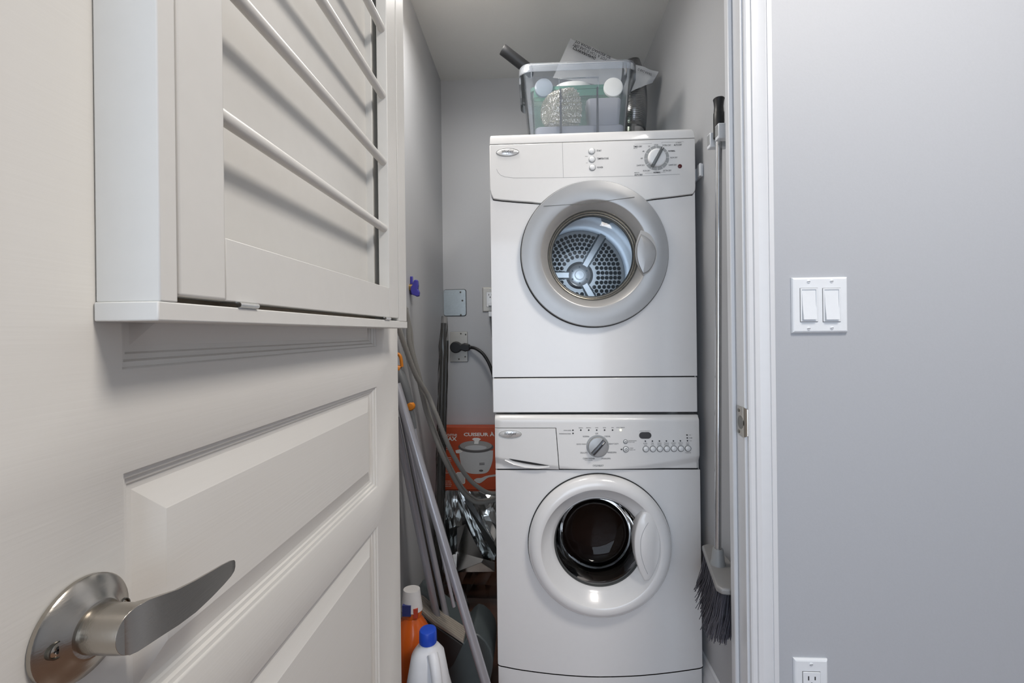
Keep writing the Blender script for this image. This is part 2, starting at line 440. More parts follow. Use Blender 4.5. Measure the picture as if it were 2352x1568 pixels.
bm = bmesh.new(); bm.from_mesh(bmx.data); bmesh.ops.remove_doubles(bm, verts=bm.verts, dist=1e-5); bmesh.ops.recalc_face_normals(bm, faces=bm.faces); bm.to_mesh(bmx.data); bm.free()

# lever handle set
hy, hz = 0.2705, 0.9072
ros = MB()
def lathe_x(mb, cy, cz, prof, n=48, cap=True):
    rings = [[(x, cy + r * math.cos(2 * PI * k / n), cz + r * math.sin(2 * PI * k / n)) for k in range(n)] for r, x in prof]
    return mb.loft(rings, cap, cap)
lathe_x(ros, hy, hz, [(.0300, XD + .0003), (.0308, XD + .001), (.0308, XD + .0036), (.0298, XD + .0048), (.0240, XD + .0074), (.0180, XD + .0112), (.0166, XD + .0122), (.0160, XD + .0124)])
rob = ros.build('lever_rosette', 'nickel', parent=door, smooth=28); rob['label'] = 'round satin metal rosette of the door lever'
for s_ in (-1, 1):
    sy = hy + s_ * .0212; xs_ = XD + .0072
    q = MB(); lathe_x(q, sy, hz + .0006, [(.0050, xs_ - .003), (.0050, xs_ + .0022), (.0043, xs_ + .0024), (.0041, xs_ + .0008)], 24); so = q.build('screw_socket', 'chrome_dark', parent=rob)
    q = MB(); lathe_x(q, sy, hz + .0006, [(.0040, xs_ - .002), (.0040, xs_ + .0014), (.0028, xs_ + .0020)], 20); q.build('screw', 'nickel_bright', parent=rob)
    q = MB(); q.box(xs_ + .0019, xs_ + .0023, sy - .0021, sy + .0021, hz + .0001, hz + .0011).box(xs_ + .0019, xs_ + .0023, sy - .0005, sy + .0005, hz - .0015, hz + .0027); q.build('screw_cross', 'dark_gap', parent=rob, smooth=0)
lev = MB()
lathe_x(lev, hy, hz, [(.0142, XD + .0115), (.0142, XD + .0320), (.0138, XD + .0372)], 40)
secs = []
# blade sections along +Y: (y, z centre, half height, front x, back x)
for y, zc, hh, xf, xb in [(hy - .0136, hz, .003, XD + .0342, XD + .029), (hy - .0110, hz, .0085, XD + .0365, XD + .026), (hy - .005, hz, .0132, XD + .0378, XD + .022), (hy, hz - .0002, .0142, XD + .0385, XD + .018), (hy + .008, hz - .001, .0142, XD + .0389, XD + .0205), (hy + .018, hz - .0030, .0134, XD + .0390, XD + .0260), (hy + .032, hz - .0060, .0124, XD + .0390, XD + .0298),
                          (hy + .048, hz - .0078, .0116, XD + .0389, XD + .0314), (hy + .064, hz - .0082, .0100, XD + .0387, XD + .0324), (hy + .078, hz - .0080, .0082, XD + .0385, XD + .0332), (hy + .087, hz - .0078, .0064, XD + .0384, XD + .0338), (hy + .0912, hz - .0076, .0046, XD + .0382, XD + .0342), (hy + .0932, hz - .0075, .0020, XD + .0378, XD + .0350)]:
    ring = []
    for k in range(16):      # flat front face, rounded back
        a = -PI / 2 + PI * k / 15
        ring.append(((xf + 0) - (xf - xb) * (math.cos(a) ** 0.8), y, zc + hh * math.sin(a)))
    secs.append(ring)
lev.loft(secs)
lo = lev.build('lever', 'nickel', parent=door, smooth=40, bevel=.0006); lo['label'] = 'tapered satin metal lever with a flat slanting face'

# ------------------------------------------------------------------ folding drying rack on the door
RF, RY0_, RY1_ = -0.2435, 0.2832, 0.853
rack = thing('drying_rack', (XD, RY0_, 1.0995), 'white wooden drying rack with round rods mounted on the open door', 'drying rack')
RTOP = 1.86
LZ0, LZ1 = 1.0995, 1.1122
lg = MB().box(XD + .0005, RF, RY0_ - .0015, RY1_ + .004, LZ0, LZ1).build('ledge', 'rack_white', parent=rack, bevel=.001)
MB().box(XD + .0005, RF, RY0_, RY0_ + .0150, LZ1, RTOP).build('side_board', 'rack_white', parent=rack, bevel=.001)
fs = MB().box(XD + .0005, -.2708, .7545, .806, LZ1, RTOP).box(XD + .0005, RF, .8062, RY1_, LZ1, RTOP)
fs.build('side_board', 'rack_white', parent=rack, bevel=.001)
MB().box(XD + .0005, XD + .006, RY0_ + .0150, .7545, LZ1, RTOP).build('back_board', 'rack_white', parent=rack)
MB().box(XD + .0005, RF, RY0_ - .0015, RY1_ + .004, RTOP, RTOP + .013).build('top_board', 'rack_white', parent=rack, bevel=.001)
MB().box(XD + .006, -.2690, RY0_ + .0150, .7545, LZ1, LZ1 + .030).build('inner_batten', 'rack_raw', parent=rack)
# the folding frame
FB = -.2620
MB().box(FB, RF - .0006, RY0_ + .0166, .3482, 1.1170, RTOP - .004).build('stile', 'rack_white', parent=rack, bevel=.0022, seg=3)
MB().box(FB, RF - .0006, .7536, .8045, 1.1170, RTOP - .004).build('stile', 'rack_white', parent=rack, bevel=.0012)
MB().box(FB + .0004, RF - .0010, .3482, .7536, 1.1170, 1.1670).build('rail', 'rack_white', parent=rack, bevel=.0008)
MB().box(FB + .0004, RF - .0010, .3482, .7536, RTOP - .054, RTOP - .004).build('rail', 'rack_white', parent=rack, bevel=.0008)
z = 1.2675
while z < RTOP - .08:
    MB().tube([(-.2522, .340, z), (-.2522, .764, z)], .0064, 20).build('rod', 'rack_white', parent=rack, smooth=60)
    z += .1125
for yh in (.373, .738):
    h = MB().box(RF - .012, RF - .0005, yh - .012, yh + .012, LZ1, LZ1 + .0012).box(RF - .014, RF - .001, yh - .014, yh + .010, 1.1158, 1.1170)
    ho = h.build('hinge', 'chrome', parent=rack)
    MB().tube([(RF + .0006, yh - .012, 1.1147), (RF + .0006, yh + .013, 1.1147)], .0023, 10).build('hinge_pin', 'chrome', parent=ho)

# ================================================================== stacked machines
YF = 1.322
def G(px, py, Y=YF): return F(px, py, Y)
PX = 1040.0 / YF                                       # pixels per metre on the machine fronts
DX0, DX1 = G(1128, 620)[0], G(1598.5, 620)[0]
WX0_, WX1_ = G(1138.5, 1100)[0], G(1608.5, 1100)[0]
DZ0, DZ1 = G(1365, 947)[1], G(1365, 303)[1]
WZ1_ = G(1365, 953.5)[1]
YBK = 1.93

def arc_pts(c, r, a0, a1, n=48): return [(c[0] + r * math.cos(a0 + (a1 - a0) * k / n), c[1] + r * math.sin(a0 + (a1 - a0) * k / n)) for k in range(n + 1)]

dry = thing('clothes_dryer', ((DX0 + DX1) / 2, (YF + YBK) / 2, DZ0), 'white front-loading dryer with perforated steel drum, stacked on the washing machine', 'dryer')
t_ = .004
cab = MB().box(DX0, DX0 + t_, YF + .012, YBK, DZ0, DZ1 - .012).box(DX1 - t_, DX1, YF + .012, YBK, DZ0, DZ1 - .012).box(DX0, DX1, YF + .02, YBK, DZ1 - .016, DZ1 - .004).box(DX0, DX1, YBK - t_, YBK, DZ0, DZ1 - .012).box(DX0, DX1, YF + .012, YBK, DZ0 + .002, DZ0 + .008)
cab.build('cabinet', 'appliance_white', parent=dry)
dc = G(1363, 584.7); DR = 164.5 / PX
# dark liner right behind the front so that the seams read dark
HR = .198
def holed(mb, x0, x1, z0, z1, c, r, y0, y1, n=64):
    """rectangular sheet with a round hole"""
    angs = sorted(set([2 * PI * k / n for k in range(n)] + [math.atan2(z - c[1], x - c[0]) % (2 * PI) for x in (x0, x1) for z in (z0, z1)]))
    inn, outr = [], []
    for a in angs:
        dx, dz = math.cos(a), math.sin(a)
        ts = []
        if dx > 1e-9: ts.append((x1 - c[0]) / dx)
        if dx < -1e-9: ts.append((x0 - c[0]) / dx)
        if dz > 1e-9: ts.append((z1 - c[1]) / dz)
        if dz < -1e-9: ts.append((z0 - c[1]) / dz)
        t = min(ts); inn.append((c[0] + r * dx, c[1] + r * dz)); outr.append((c[0] + t * dx, c[1] + t * dz))
    mb.loft([[(p[0], y0, p[1]) for p in outr], [(p[0], y0, p[1]) for p in inn], [(p[0], y1, p[1]) for p in inn], [(p[0], y1, p[1]) for p in outr]], closed=True)
    return mb
holed(MB(), DX0 + .005, DX1 - .005, DZ0 + .01, DZ1 - .02, dc, HR, YF + .008, YF + .012).build('front_liner', 'dark_gap', parent=dry)
# seam between fascia and front panel
def seam_l(off=0): return [G(px, py + off) for px, py in [(1125.5, 436), (1128.5, 447), (1133, 457.5), (1150, 460), (1185, 463), (1220, 465.5), (1262, 467.5)]]
def seam_r(off=0): return [G(px, py + off) for px, py in [(1462, 459.8), (1500, 457), (1540, 452.5), (1575, 448), (1590.5, 446), (1595.5, 438), (1598.3, 428)]]
def circ_hit(pt): return math.atan2(pt[1] - dc[1], pt[0] - dc[0])
al, ar = circ_hit(G(1254, 467)), circ_hit(G(1472, 459))
up = [(DX0, DZ1 - .030)] + seam_l()[:-1] + arc_pts(dc, HR, al, ar, 30) + seam_r()[1:] + [(DX1, DZ1 - .030)]
up[1] = (DX0, up[1][1]); up[-2] = (DX1, up[-2][1])
MB().prism(up, YF - .006, YF + .008).build('fascia', 'console_white', parent=dry, smooth=30, bevel=.0022, seg=2)
g_ = 2.6
lo_z = G(1365, 864.5)[1]
dn = [(DX0, seam_l(g_)[0][1])] + seam_l(g_)[1:-1] + arc_pts(dc, HR, al, ar + 2 * PI, 80) + seam_r(g_)[1:-1] + [(DX1, seam_r(g_)[-1][1]), (DX1, lo_z), (DX0, lo_z)]
MB().prism(dn, YF, YF + .008).build('front_panel', 'appliance_white', parent=dry, smooth=30, bevel=.0012, seg=2)
MB().box(DX0 + .0005, DX1 - .0005, YF - .001, YF + .012, DZ0 + .0005, G(1365, 867.3)[1]).build('kick_panel', 'appliance_white', parent=dry, bevel=.0022)
# top cap with chamfered ends
tz = DZ1 - .0285
ch = MB()
rings = []
for y, z1_, ins in [(YF - .004, tz, 0), (YF - .005, DZ1 - .012, .0015), (YF - .002, DZ1 - .003, .003), (YF + .008, DZ1, .005), (YBK, DZ1, .005)]:
    pass
ch.add([], [])
prof = [(YF + .02, tz), (YF - .0055, tz), (YF - .0052, DZ1 - .010), (YF - .003, DZ1 - .0035), (YF + .003, DZ1), (YF + .02, DZ1)]
n_ = len(prof)
vs = []
for xx, sg in ((DX0, 1), (DX1, -1)):
    for (yy, z_) in prof:
        vs.append((xx + sg * (.0 + .012 * max(0, (z_ - tz) / .0285) ** 3 * (1 if sg < 0 else .35)), yy, z_))
ch.add(vs, [tuple(range(n_)), tuple(range(2 * n_ - 1, n_ - 1, -1))] + [(i, i + n_, (i + 1) % n_ + n_, (i + 1) % n_) for i in range(n_)])
ch.build('top_cap', 'console_white', parent=dry, smooth=40, bevel=.0015)
MB().box(DX0 + .005, DX1 - .012, YF + .02, YBK, DZ1 - .006, DZ1).build('top_panel', 'appliance_white', parent=dry)
# engraved fascia line (lower edge of the control field) and its upright split
ln = MB()
yc = YF - .0063
def line(mb, pts, w_, y):
    for (a, b) in zip(pts[:-1], pts[1:]):
        a = Vector((a[0], 0, a[1])); b = Vector((b[0], 0, b[1])); d = (b - a)
        if d.length < 1e-9: continue
        nrm = Vector((-d.z, 0, d.x)).normalized() * (w_ / 2)
        mb.add([(p.x, y, p.z) for p in (a - nrm, b - nrm, b + nrm, a + nrm)], [(0, 1, 2, 3)])
line(ln, [G(*p) for p in [(1141, 390), (1144, 397), (1150, 403.5), (1160, 407.8), (1180, 410), (1293, 409.5), (1400, 407), (1480, 405.2), (1560, 401.5)]], .0007, yc)
line(ln, [G(1291.5, 329), G(1293.5, 410)], .0006, yc)
ln.build('fascia_groove', 'print_grey', parent=dry, smooth=0)
# printed lettering
tx = MB(); yt = YF - .0066
def T(mb, s, px, py, w_, h_, y, bold=0.0): text(mb, s, G(px, py, y), w_ / (1040 / y), h_ / (1040 / y), y, bold)
for a in [('START', 1376, 345.8, 11, 3.6, .012), ('TEMPERATURE', 1384.7, 364, 26, 4, .012), ('POWER', 1378.5, 384.3, 13, 3.8, .012), ('HIGH', 1347, 359, 6, 1.7, 0), ('LOW', 1348, 374, 3.6, 1.7, 0),
          ('STOP', 1507.1, 332.8, 8.5, 3.4, 0), ('EXTRA DRY', 1531.5, 333.5, 19, 3.8, 0), ('AUTO DRY', 1557, 332.6, 18, 4, .02), ('AUTOMATIC', 1558.5, 327.5, 13, 1.9, .01), ('NORMAL', 1543, 346.5, 15.6, 3.6, .025), ('IRON DRY', 1548, 361.6, 15.6, 3.6, 0),
          ('DAMP DRY', 1545.2, 378.6, 18, 3.6, 0), ('EXTRA DRY', 1533, 391.4, 18.6, 3.6, 0), ('NORMAL', 1509, 395.7, 15.6, 3.6, .025), ('IRON DRY', 1485.2, 392, 16, 3.6, 0), ('DAMP DRY', 1471.7, 379.6, 17.8, 3.6, 0), ('AUTO DRY', 1466.7, 401.2, 18.6, 4, .02),
          ('MANUAL', 1463, 396.3, 11, 1.8, .01), ('60', 1474, 363.5, 4.2, 3.2, .01), ('40', 1478, 347.4, 4.4, 3.2, .01), ('20', 1491, 336, 4.4, 3.2, 0), ('TIMED DRY', 1465, 336.3, 19.5, 3.7, .02), ('MINUTES', 1459.5, 340.3, 8, 1.7, .01)]:
    T(tx, a[0], a[1], a[2], a[3], a[4], yt, a[5])
for pts in ([(1456, 333), (1496, 331.5)], [(1519, 331), (1519, 329.2), (1569, 327.5)], [(1480, 400), (1516, 397.5), (1527, 397)]):
    line(tx, [G(*p) for p in pts], .0004, yt)
tx.build('printed_lettering', 'print_dark', parent=dry, smooth=0, kind='stuff')['label'] = 'small dark control lettering'
# badge
def badge(parent, px, py, y):
    c = G(px, py, y); k = 1040 / y
    b = MB().puck(c, 26.5 / k, y - .0022, y, 48, rz=9.3 / k, edge=.0012).build('maker_badge', 'badge', parent=parent, smooth=50)
    e = MB(); n = 48; w0 = .0006
    e.lathe(c, [(1, y - .0026)], 4) if False else None
    rim = []
    for q in (0, 1):
        rim.append([(c[0] + (26.3 / k - q * .0011) * math.cos(2 * PI * i / n), y - .0023, c[1] + (9.2 / k - q * .0011) * math.sin(2 * PI * i / n)) for i in range(n)])
    e.loft(rim, False, False); e.build('badge_rim', 'chrome_dark', parent=b, smooth=0)
    l = MB(); yy = y - .0025
    text(l, 'Whirlpool', (c[0] - .0005, c[1] + .0006), 27 / k, 8.2 / k, yy, .012, shear=.18)
    n = 36; tl_ = math.radians(58)
    sw = []
    for q in (0, 1):
        ring = []
        for i in range(n):
            a = 2 * PI * i / n; u = (9.0 / k - q * .0006) * math.cos(a); v = (3.1 / k - q * .0006) * math.sin(a)
            ring.append((c[0] + .004 + u * math.cos(tl_) - v * math.sin(tl_), yy, c[1] + u * math.sin(tl_) * .78 + v * math.cos(tl_)))
        sw.append(ring)
    l.loft(sw, False, False)
    l.build('badge_lettering', 'print_dark', parent=b, smooth=0)
badge(dry, 1165.8, 350, YF - .006)
# push buttons
for (px, py) in ((1359.3, 347.3), (1360, 366), (1360.8, 384.8)):
    b = MB().puck(G(px, py, YF - .006), 7.6 / PX, YF - .0078, YF - .005, 28).build('button_collar', 'mid_grey_plastic', parent=dry, smooth=50)
    MB().puck(G(px, py - .4, YF - .008), 6.4 / PX, YF - .0125, YF - .006, 28, edge=.0022).build('push_button', 'knob_white', parent=b, smooth=60)
# dial
kc = G(1508.4, 362.7, YF - .007)
for i in range(12):
    a0, a1 = math.radians(2 + 30 * i + 1.6), math.radians(2 + 30 * (i + 1) - 1.6)
    r0, r1 = 20.2 / PX, 27.6 / PX
    o_ = [(kc[0] + r1 * math.cos(a0 + (a1 - a0) * j / 6), kc[1] + r1 * math.sin(a0 + (a1 - a0) * j / 6)) for j in range(7)]
    i_ = [(kc[0] + r0 * math.cos(a1 + (a0 - a1) * j / 6), kc[1] + r0 * math.sin(a1 + (a0 - a1) * j / 6)) for j in range(7)]
    MB().prism(o_ + i_, YF - .0068, YF - .0055).build('dial_segment', 'dial_grey', parent=dry, smooth=0)
kn = MB().lathe(kc, [(20.2 / PX, YF - .006), (20.2 / PX, YF - .012), (19.2 / PX, YF - .0145), (15 / PX, YF - .0165), (.0001, YF - .017)], 48).build('knob', 'knob_white', parent=dry, smooth=50)
def blade(c, ang, L, W, y0, y1):
    d = Vector((math.cos(ang), math.sin(ang))); p = Vector((-d.y, d.x)); rings = []
    for t, w_, yy in [(-1, .80, y1 + .001), (-.92, .95, y0 + .001), (-.5, 1.0, y0), (0, .9, y0 - .001), (.5, .92, y0), (.92, .92, y0 + .001), (1, .75, y1 + .001)]:
        cc = Vector(c) + d * (L * t)
        ring = []
        for (u, yv) in ((-1, y1), (-.86, yy), (-.35, yy - .0012), (.35, yy - .0012), (.86, yy), (1, y1)):
            q = cc + p * (W * w_ * u); ring.append((q.x, yv, q.y))
        rings.append(ring)
    return MB().loft(rings)
a_ = math.atan2(1010 - 430, 1150 - 830)
bl = blade(kc, a_, 23.5 / PX, 4.2 / PX, YF - .024, YF - .012).build('knob_grip', 'knob_blade', parent=kn, smooth=50)
pm = MB(); cc = (kc[0] + 20.5 / PX * math.cos(a_), kc[1] + 20.5 / PX * math.sin(a_))
line(pm, [(cc[0] - .004 * math.cos(a_), cc[1] - .004 * math.sin(a_)), (cc[0] + .004 * math.cos(a_), cc[1] + .004 * math.sin(a_))], .0016, YF - .0262)
pm.build('pointer_mark', 'print_white', parent=kn, smooth=0)
MB().puck(G(1561.7, 381.5, YF - .007), 4.6 / PX, YF - .0085, YF - .005, 24, edge=.001).build('indicator_lamp', 'lamp_red', parent=dry, smooth=50)

# dryer door: silver ring, recess, chromed bezel, pane, crescent grip
ring = MB().lathe(dc, [(DR - .004, YF + .010), (DR - .004, YF - .008), (DR - .0004, YF - .009), (DR, YF - .0185), (DR - .0022, YF - .0222), (.190, YF - .0238), (.156, YF - .0250), (.1525, YF - .0235)], 128)
dd = ring.build('door_ring', 'ring_silver', parent=dry, smooth=40); dd['label'] = 'round silver door ring of the dryer'
MB().lathe(dc, [(DR + .0026, YF - .0004), (DR + .0026, YF - .0105), (DR - .002, YF - .0112), (DR - .002, YF - .0004)], 128).build('door_gap_shade', 'dark_gap', parent=dry, smooth=40)  # dark ring colouring in the gap shade around the door ring
MB().lathe(dc, [(.1528, YF - .0236), (.1500, YF - .021), (.1345, YF + .006), (.1325, YF + .010)], 96).build('door_recess', 'recess_grey', parent=dd, smooth=40)
MB().lathe(dc, [(.1327, YF + .0095), (.1318, YF + .008), (.1290, YF + .012), (.1280, YF + .017), (.1262, YF + .0155), (.1238, YF + .0185), (.1228, YF + .025), (.1208, YF + .024), (.1196, YF + .030), (.1175, YF + .034)], 96).build('bezel', 'bezel_metal', parent=dd, smooth=35)
MB().lathe(dc, [(.1190, YF + .031), (.1100, YF + .0275), (.0700, YF + .0225), (.0300, YF + .0205), (.0001, YF + .02)], 64).build('door_pane', 'pane', parent=dd, smooth=60)
sm = MB(); n = 40
pts = []
for k in range(n + 1):
    px = 1248.5 + (1457.5 - 1248.5) * k / n; t = k / n
    py = 473.3 + (452.6 - 473.3) * t + 3.2 * math.sin(PI * t) * (1 - t * .2)
    pts.append(Vector((*at(px, py, YF - .0244)[:],)))
line(sm, [(p.x, p.z) for p in pts], .0016, YF - .02515)
sm.build('ring_seam', 'chrome_dark', parent=dd, smooth=0)
yG = YF - .026
lens = [G(px, py, yG) for px, py in spline([(1472, 532, 0), (1463.5, 556, 0), (1461.5, 580, 0), (1466, 606, 0), (1477, 629.5, 0)], 6) for _ in [0]] if False else None
def sp2(pts, k=6): return [(p.x, p.y) for p in spline([(a, b, 0) for a, b in pts], k)]
lens_px = sp2([(1473, 537), (1464.5, 558), (1462.2, 581), (1466.5, 606), (1477, 629.5)]) + sp2([(1477, 629.5), (1491, 622), (1503, 602), (1507, 580), (1502, 562), (1490, 548), (1473, 537)])[1:-1]
rec_px = sp2([(1471.5, 528.5), (1462, 556), (1459.5, 581), (1464.5, 607), (1477, 632)]) + sp2([(1477, 632), (1493, 624), (1505.5, 603), (1509, 578), (1502.5, 553), (1490, 536), (1471.5, 528.5)])[1:-1]
MB().prism([G(x, y, YF - .025) for x, y in rec_px], YF - .0256, YF - .018).build('grip_recess', 'recess_grey', parent=dd, smooth=0)
cpx = (sum(p[0] for p in lens_px) / len(lens_px), sum(p[1] for p in lens_px) / len(lens_px))
gr = MB(); rings = []
for sc_, yy in [(1.0, YF - .024), (1.0, YF - .031), (.93, YF - .0345), (.6, YF - .036), (.2, YF - .0364)]:
    rings.append([(lambda q: (q[0], yy, q[1]))(G(cpx[0] + (x - cpx[0]) * sc_, cpx[1] + (y - cpx[1]) * sc_, yy)) for x, y in lens_px])
gr.loft(rings); gr.build('door_grip', 'ring_silver', parent=dd, smooth=40)

# drum with perforated back plate
dcz = (dc[0], dc[1] - .008); DRUM = .245; YD0, YD1 = YF + .045, 1.735
drum = MB().lathe(dcz, [(HR - .05, YD0 - .012), (HR - .004, YD0 - .010), (DRUM - .03, YD0), (DRUM, YD0 + .03), (DRUM, YD1 - .03), (DRUM - .006, YD1 - .01), (.205, YD1 - .004), (.192, YD1 + .004), (.172, YD1 + .006), (.168, YD1)], 72)
dru = drum.build('drum', 'drum_steel', parent=dry, smooth=40, normals=True)
MB().lathe(dc, [(.134, YF + .012), (.150, YF + .03), (.150, YD0 - .008)], 64).build('throat', 'drum_steel', parent=dry, smooth=40)
plate = MB()
spokes = [math.radians(a) for a in (59, 179, 299)]
R0, R1 = .052, .168
def annular(mb, a0, a1, r0, r1, y, n=8):
    A = [(dcz[0] + r1 * math.cos(a0 + (a1 - a0) * k / n), y, dcz[1] + r1 * math.sin(a0 + (a1 - a0) * k / n)) for k in range(n + 1)]
    B = [(dcz[0] + r0 * math.cos(a0 + (a1 - a0) * k / n), y, dcz[1] + r0 * math.sin(a0 + (a1 - a0) * k / n)) for k in range(n + 1)]
    mb.add(A + B, [(k, k + 1, n + 2 + k, n + 1 + k) for k in range(n)])
rows = [(.0640 + .0158 * i, .0640 + .0158 * i + .0158) for i in range(6)]
for si, s_ in enumerate(spokes):
    nxt = spokes[(si + 1) % 3] + (2 * PI if si == 2 else 0)
    for ri, (ra, rb) in enumerate(rows):
        rm = (ra + rb) / 2
        ga = .0175 / rm                           # spoke half width as an angle
        a0, a1 = s_ + ga, nxt - ga
        nh = max(1, int((a1 - a0) * rm / .0172)); da = (a1 - a0) / nh
        for h in range(nh):
            b0, b1 = a0 + da * h, a0 + da * (h + 1); bm_ = (b0 + b1) / 2
            N = 12; hr = .0076
            inn, outr = [], []
            for k in range(N):
                t = 2 * PI * k / N + PI / 12
                du, dv = math.cos(t), math.sin(t)    # du tangential, dv radial
                inn.append((rm + hr * dv, bm_ + hr * du / rm))
                s2 = 1 / max(abs(du), abs(dv))
                outr.append((rm + dv * s2 * (rb - ra) / 2, bm_ + du * s2 * da / 2))
            P = lambda q, yy: (dcz[0] + q[0] * math.cos(q[1]), yy, dcz[1] + q[0] * math.sin(q[1]))
            plate.loft([[P(q, YD1) for q in outr], [P(q, YD1) for q in inn], [P(q, YD1 + .004) for q in inn]], False, False)
    annular(plate, s_ + .0175 / .064, nxt - .0175 / .064, .052, .0642, YD1 + .001, 10)
    annular(plate, s_ + .0175 / .168, nxt - .0175 / .168, rows[-1][1] - .0002, .169, YD1 + .001, 16)
plo = plate.build('perforated_plate', 'drum_plate', parent=dry, smooth=30)
plo['label'] = 'perforated steel plate at the back of the drum'
MB().lathe(dcz, [(.0001, YD1 + .007), (.170, YD1 + .007)], 48).build('plate_backing', 'drum_hole', parent=dry)
hub = MB().lathe(dcz, [(.043, YD1 + .006), (.042, YD1 - .006), (.038, YD1 - .009), (.019, YD1 - .010), (.0185, YD1 - .013), (.0001, YD1 - .0135)], 48).build('drum_hub', 'hub_light', parent=dry, smooth=35)
MB().lathe(dcz, [(.0196, YD1 - .0104), (.0160, YD1 - .0142)], 40).build('hub_ring', 'drum_groove', parent=hub)
for k in range(6):
    a = math.radians(90 + 60 * k)
    MB().puck((dcz[0] + .031 * math.cos(a), dcz[1] + .031 * math.sin(a)), .0036, YD1 - .0104, YD1 - .008, 12, edge=.0002).build('hub_bolt', 'drum_groove', parent=hub, smooth=0)
for s_ in spokes:
    d = Vector((math.cos(s_), math.sin(s_))); p = Vector((-d.y, d.x)); c0 = Vector(dcz)
    def strip(w0, w1, ra, rb, yy, m_, nm, par):
        q = [c0 + d * ra - p * w0, c0 + d * rb - p * w1, c0 + d * rb + p * w1, c0 + d * ra + p * w0]
        return MB().prism([(v.x, v.y) for v in q], yy, YD1 + .006).build(nm, m_, parent=par, bevel=.001)
    g0 = strip(.0178, .0178, .035, .172, YD1 + .002, 'drum_groove', 'spoke_groove', dry)
    strip(.0105, .0115, .034, .176, YD1 - .007, 'hub_light', 'spoke', g0)
    # baffle along the drum wall
    a0 = s_ + .08; bq = MB(); rings = []
    for yy in (YD0 + .04, YD1 - .02):
        rings.append([(dcz[0] + r_ * math.cos(a0 + da_), yy, dcz[1] + r_ * math.sin(a0 + da_)) for r_, da_ in ((.2445, -.14), (.212, -.05), (.206, 0), (.212, .05), (.2445, .14))])
    bq.loft(rings); bq.build('drum_baffle', 'drum_steel', parent=dry, smooth=40)

# ------------------------------------------------------------------ washing machine
was = thing('washing_machine', ((WX0_ + WX1_) / 2, (YF + YBK) / 2, 0), 'white front-loading washing machine with dark round door, under the dryer', 'washing machine')
MB().box(WX0_, WX0_ + t_, YF + .012, YBK, .012, WZ1_ - .006).box(WX1_ - t_, WX1_, YF + .012, YBK, .012, WZ1_ - .006).box(WX0_, WX1_, YF + .012, YBK, WZ1_ - .012, WZ1_ - .002).box(WX0_, WX1_, YBK - t_, YBK, .012, WZ1_ - .006).box(WX0_, WX1_, YF + .03, YBK, .012, .018).build('cabinet', 'appliance_white', parent=was)
for xx in (WX0_ + .05, WX1_ - .05):
    for yy in (YF + .07, YBK - .06):
        MB().tube([(xx, yy, 0), (xx, yy, .014)], .02, 16).build('foot', 'black_plastic', parent=was)
for xx in (WX0_ + .05, WX1_ - .06):
    for yy in (YF + .06, YBK - .06):
        MB().tube([(xx, yy, WZ1_ - .002), (xx, yy, DZ0)], .016, 16).build('stacking_pad', 'mid_grey_plastic', parent=was)
wc = G(1375.7, 1248.7); WR = 160.5 / PX
seamz = G(1370, 1077.5)[1]
holed(MB(), WX0_ + .005, WX1_ - .005, .02, seamz - .004, wc, .19, YF + .008, YF + .012).build('front_liner', 'dark_gap', parent=was)
MB().box(WX0_ + .005, WX1_ - .005, YF + .004, YF + .012, seamz - .004, WZ1_ - .012).build('console_liner', 'dark_gap', parent=was)
# console sheets
def curve_low(px):
    P = [(1136, 1048), (1150, 1052), (1200, 1060), (1284, 1071), (1340, 1076.5), (1400, 1076.2), (1480, 1068.5), (1560, 1055), (1612, 1045)]
    for (a, b) in zip(P[:-1], P[1:]):
        if px <= b[0]: return a[1] + (b[1] - a[1]) * max(0, px - a[0]) / (b[0] - a[0])
    return P[-1][1]
def surf(px, py):
    y = YF - .012
    top = 953.5
    d = (py - top) / PX
    if d < .016: y += .014 * ((.016 - d) / .016) ** 2
    cl = curve_low(px)
    if py > cl: y += min(.011, (py - cl) / PX * .55)
    e = min(px - 1136, 1608 - px) / PX
    if e < .006: y += .005 * ((.006 - max(0, e)) / .006) ** 2
    return y
def sheet(lf, rf, y0, y1, nu, nv, name, m_, parent):
    mb = MB(); rows_ = []
    for j in range(nv + 1):
        py = y0 + (y1 - y0) * j / nv; a, b = lf(py), rf(py); row = []
        for i in range(nu + 1):
            px = a + (b - a) * i / nu; yy = surf(px, py); q = G(px, py, YF - .010); row.append((q[0], yy, q[1]))
        rows_.append(row)
    n0 = len(mb.v); W_ = nu + 1
    mb.add([p for r in rows_ for p in r], [(j * W_ + i, j * W_ + i + 1, (j + 1) * W_ + i + 1, (j + 1) * W_ + i) for j in range(nv) for i in range(nu)])
    bd = [j * W_ for j in range(nv + 1)] + [nv * W_ + i for i in range(1, W_)] + [j * W_ + nu for j in range(nv - 1, -1, -1)] + [i for i in range(nu - 1, 0, -1)]
    k0 = len(mb.v)
    mb.v += [Vector((mb.v[i].x, YF + .004, mb.v[i].z)) for i in bd]
    L = len(bd)
    mb.f += [(bd[i], k0 + i, k0 + (i + 1) % L, bd[(i + 1) % L]) for i in range(L)]
    return mb.build(name, m_, parent=parent, smooth=32)
def slant(py): return 1276.8 + (py - 983) * (1284.5 - 1276.8) / 96
Lx = lambda py: 1136.4 + (py - 953) * .0105
Rx = lambda py: 1604.6 + (py - 953) * .030
sheet(Lx, Rx, 953.5, 981.8, 60, 10, 'console_top_strip', 'console_white', was)
drw = sheet(Lx, lambda p: slant(p) - .8, 983.2, 1078.2, 24, 34, 'detergent_drawer', 'console_white', was)
sheet(lambda p: slant(p) + .8, Rx, 981.8, 1076.6, 60, 34, 'control_panel', 'console_white', was)
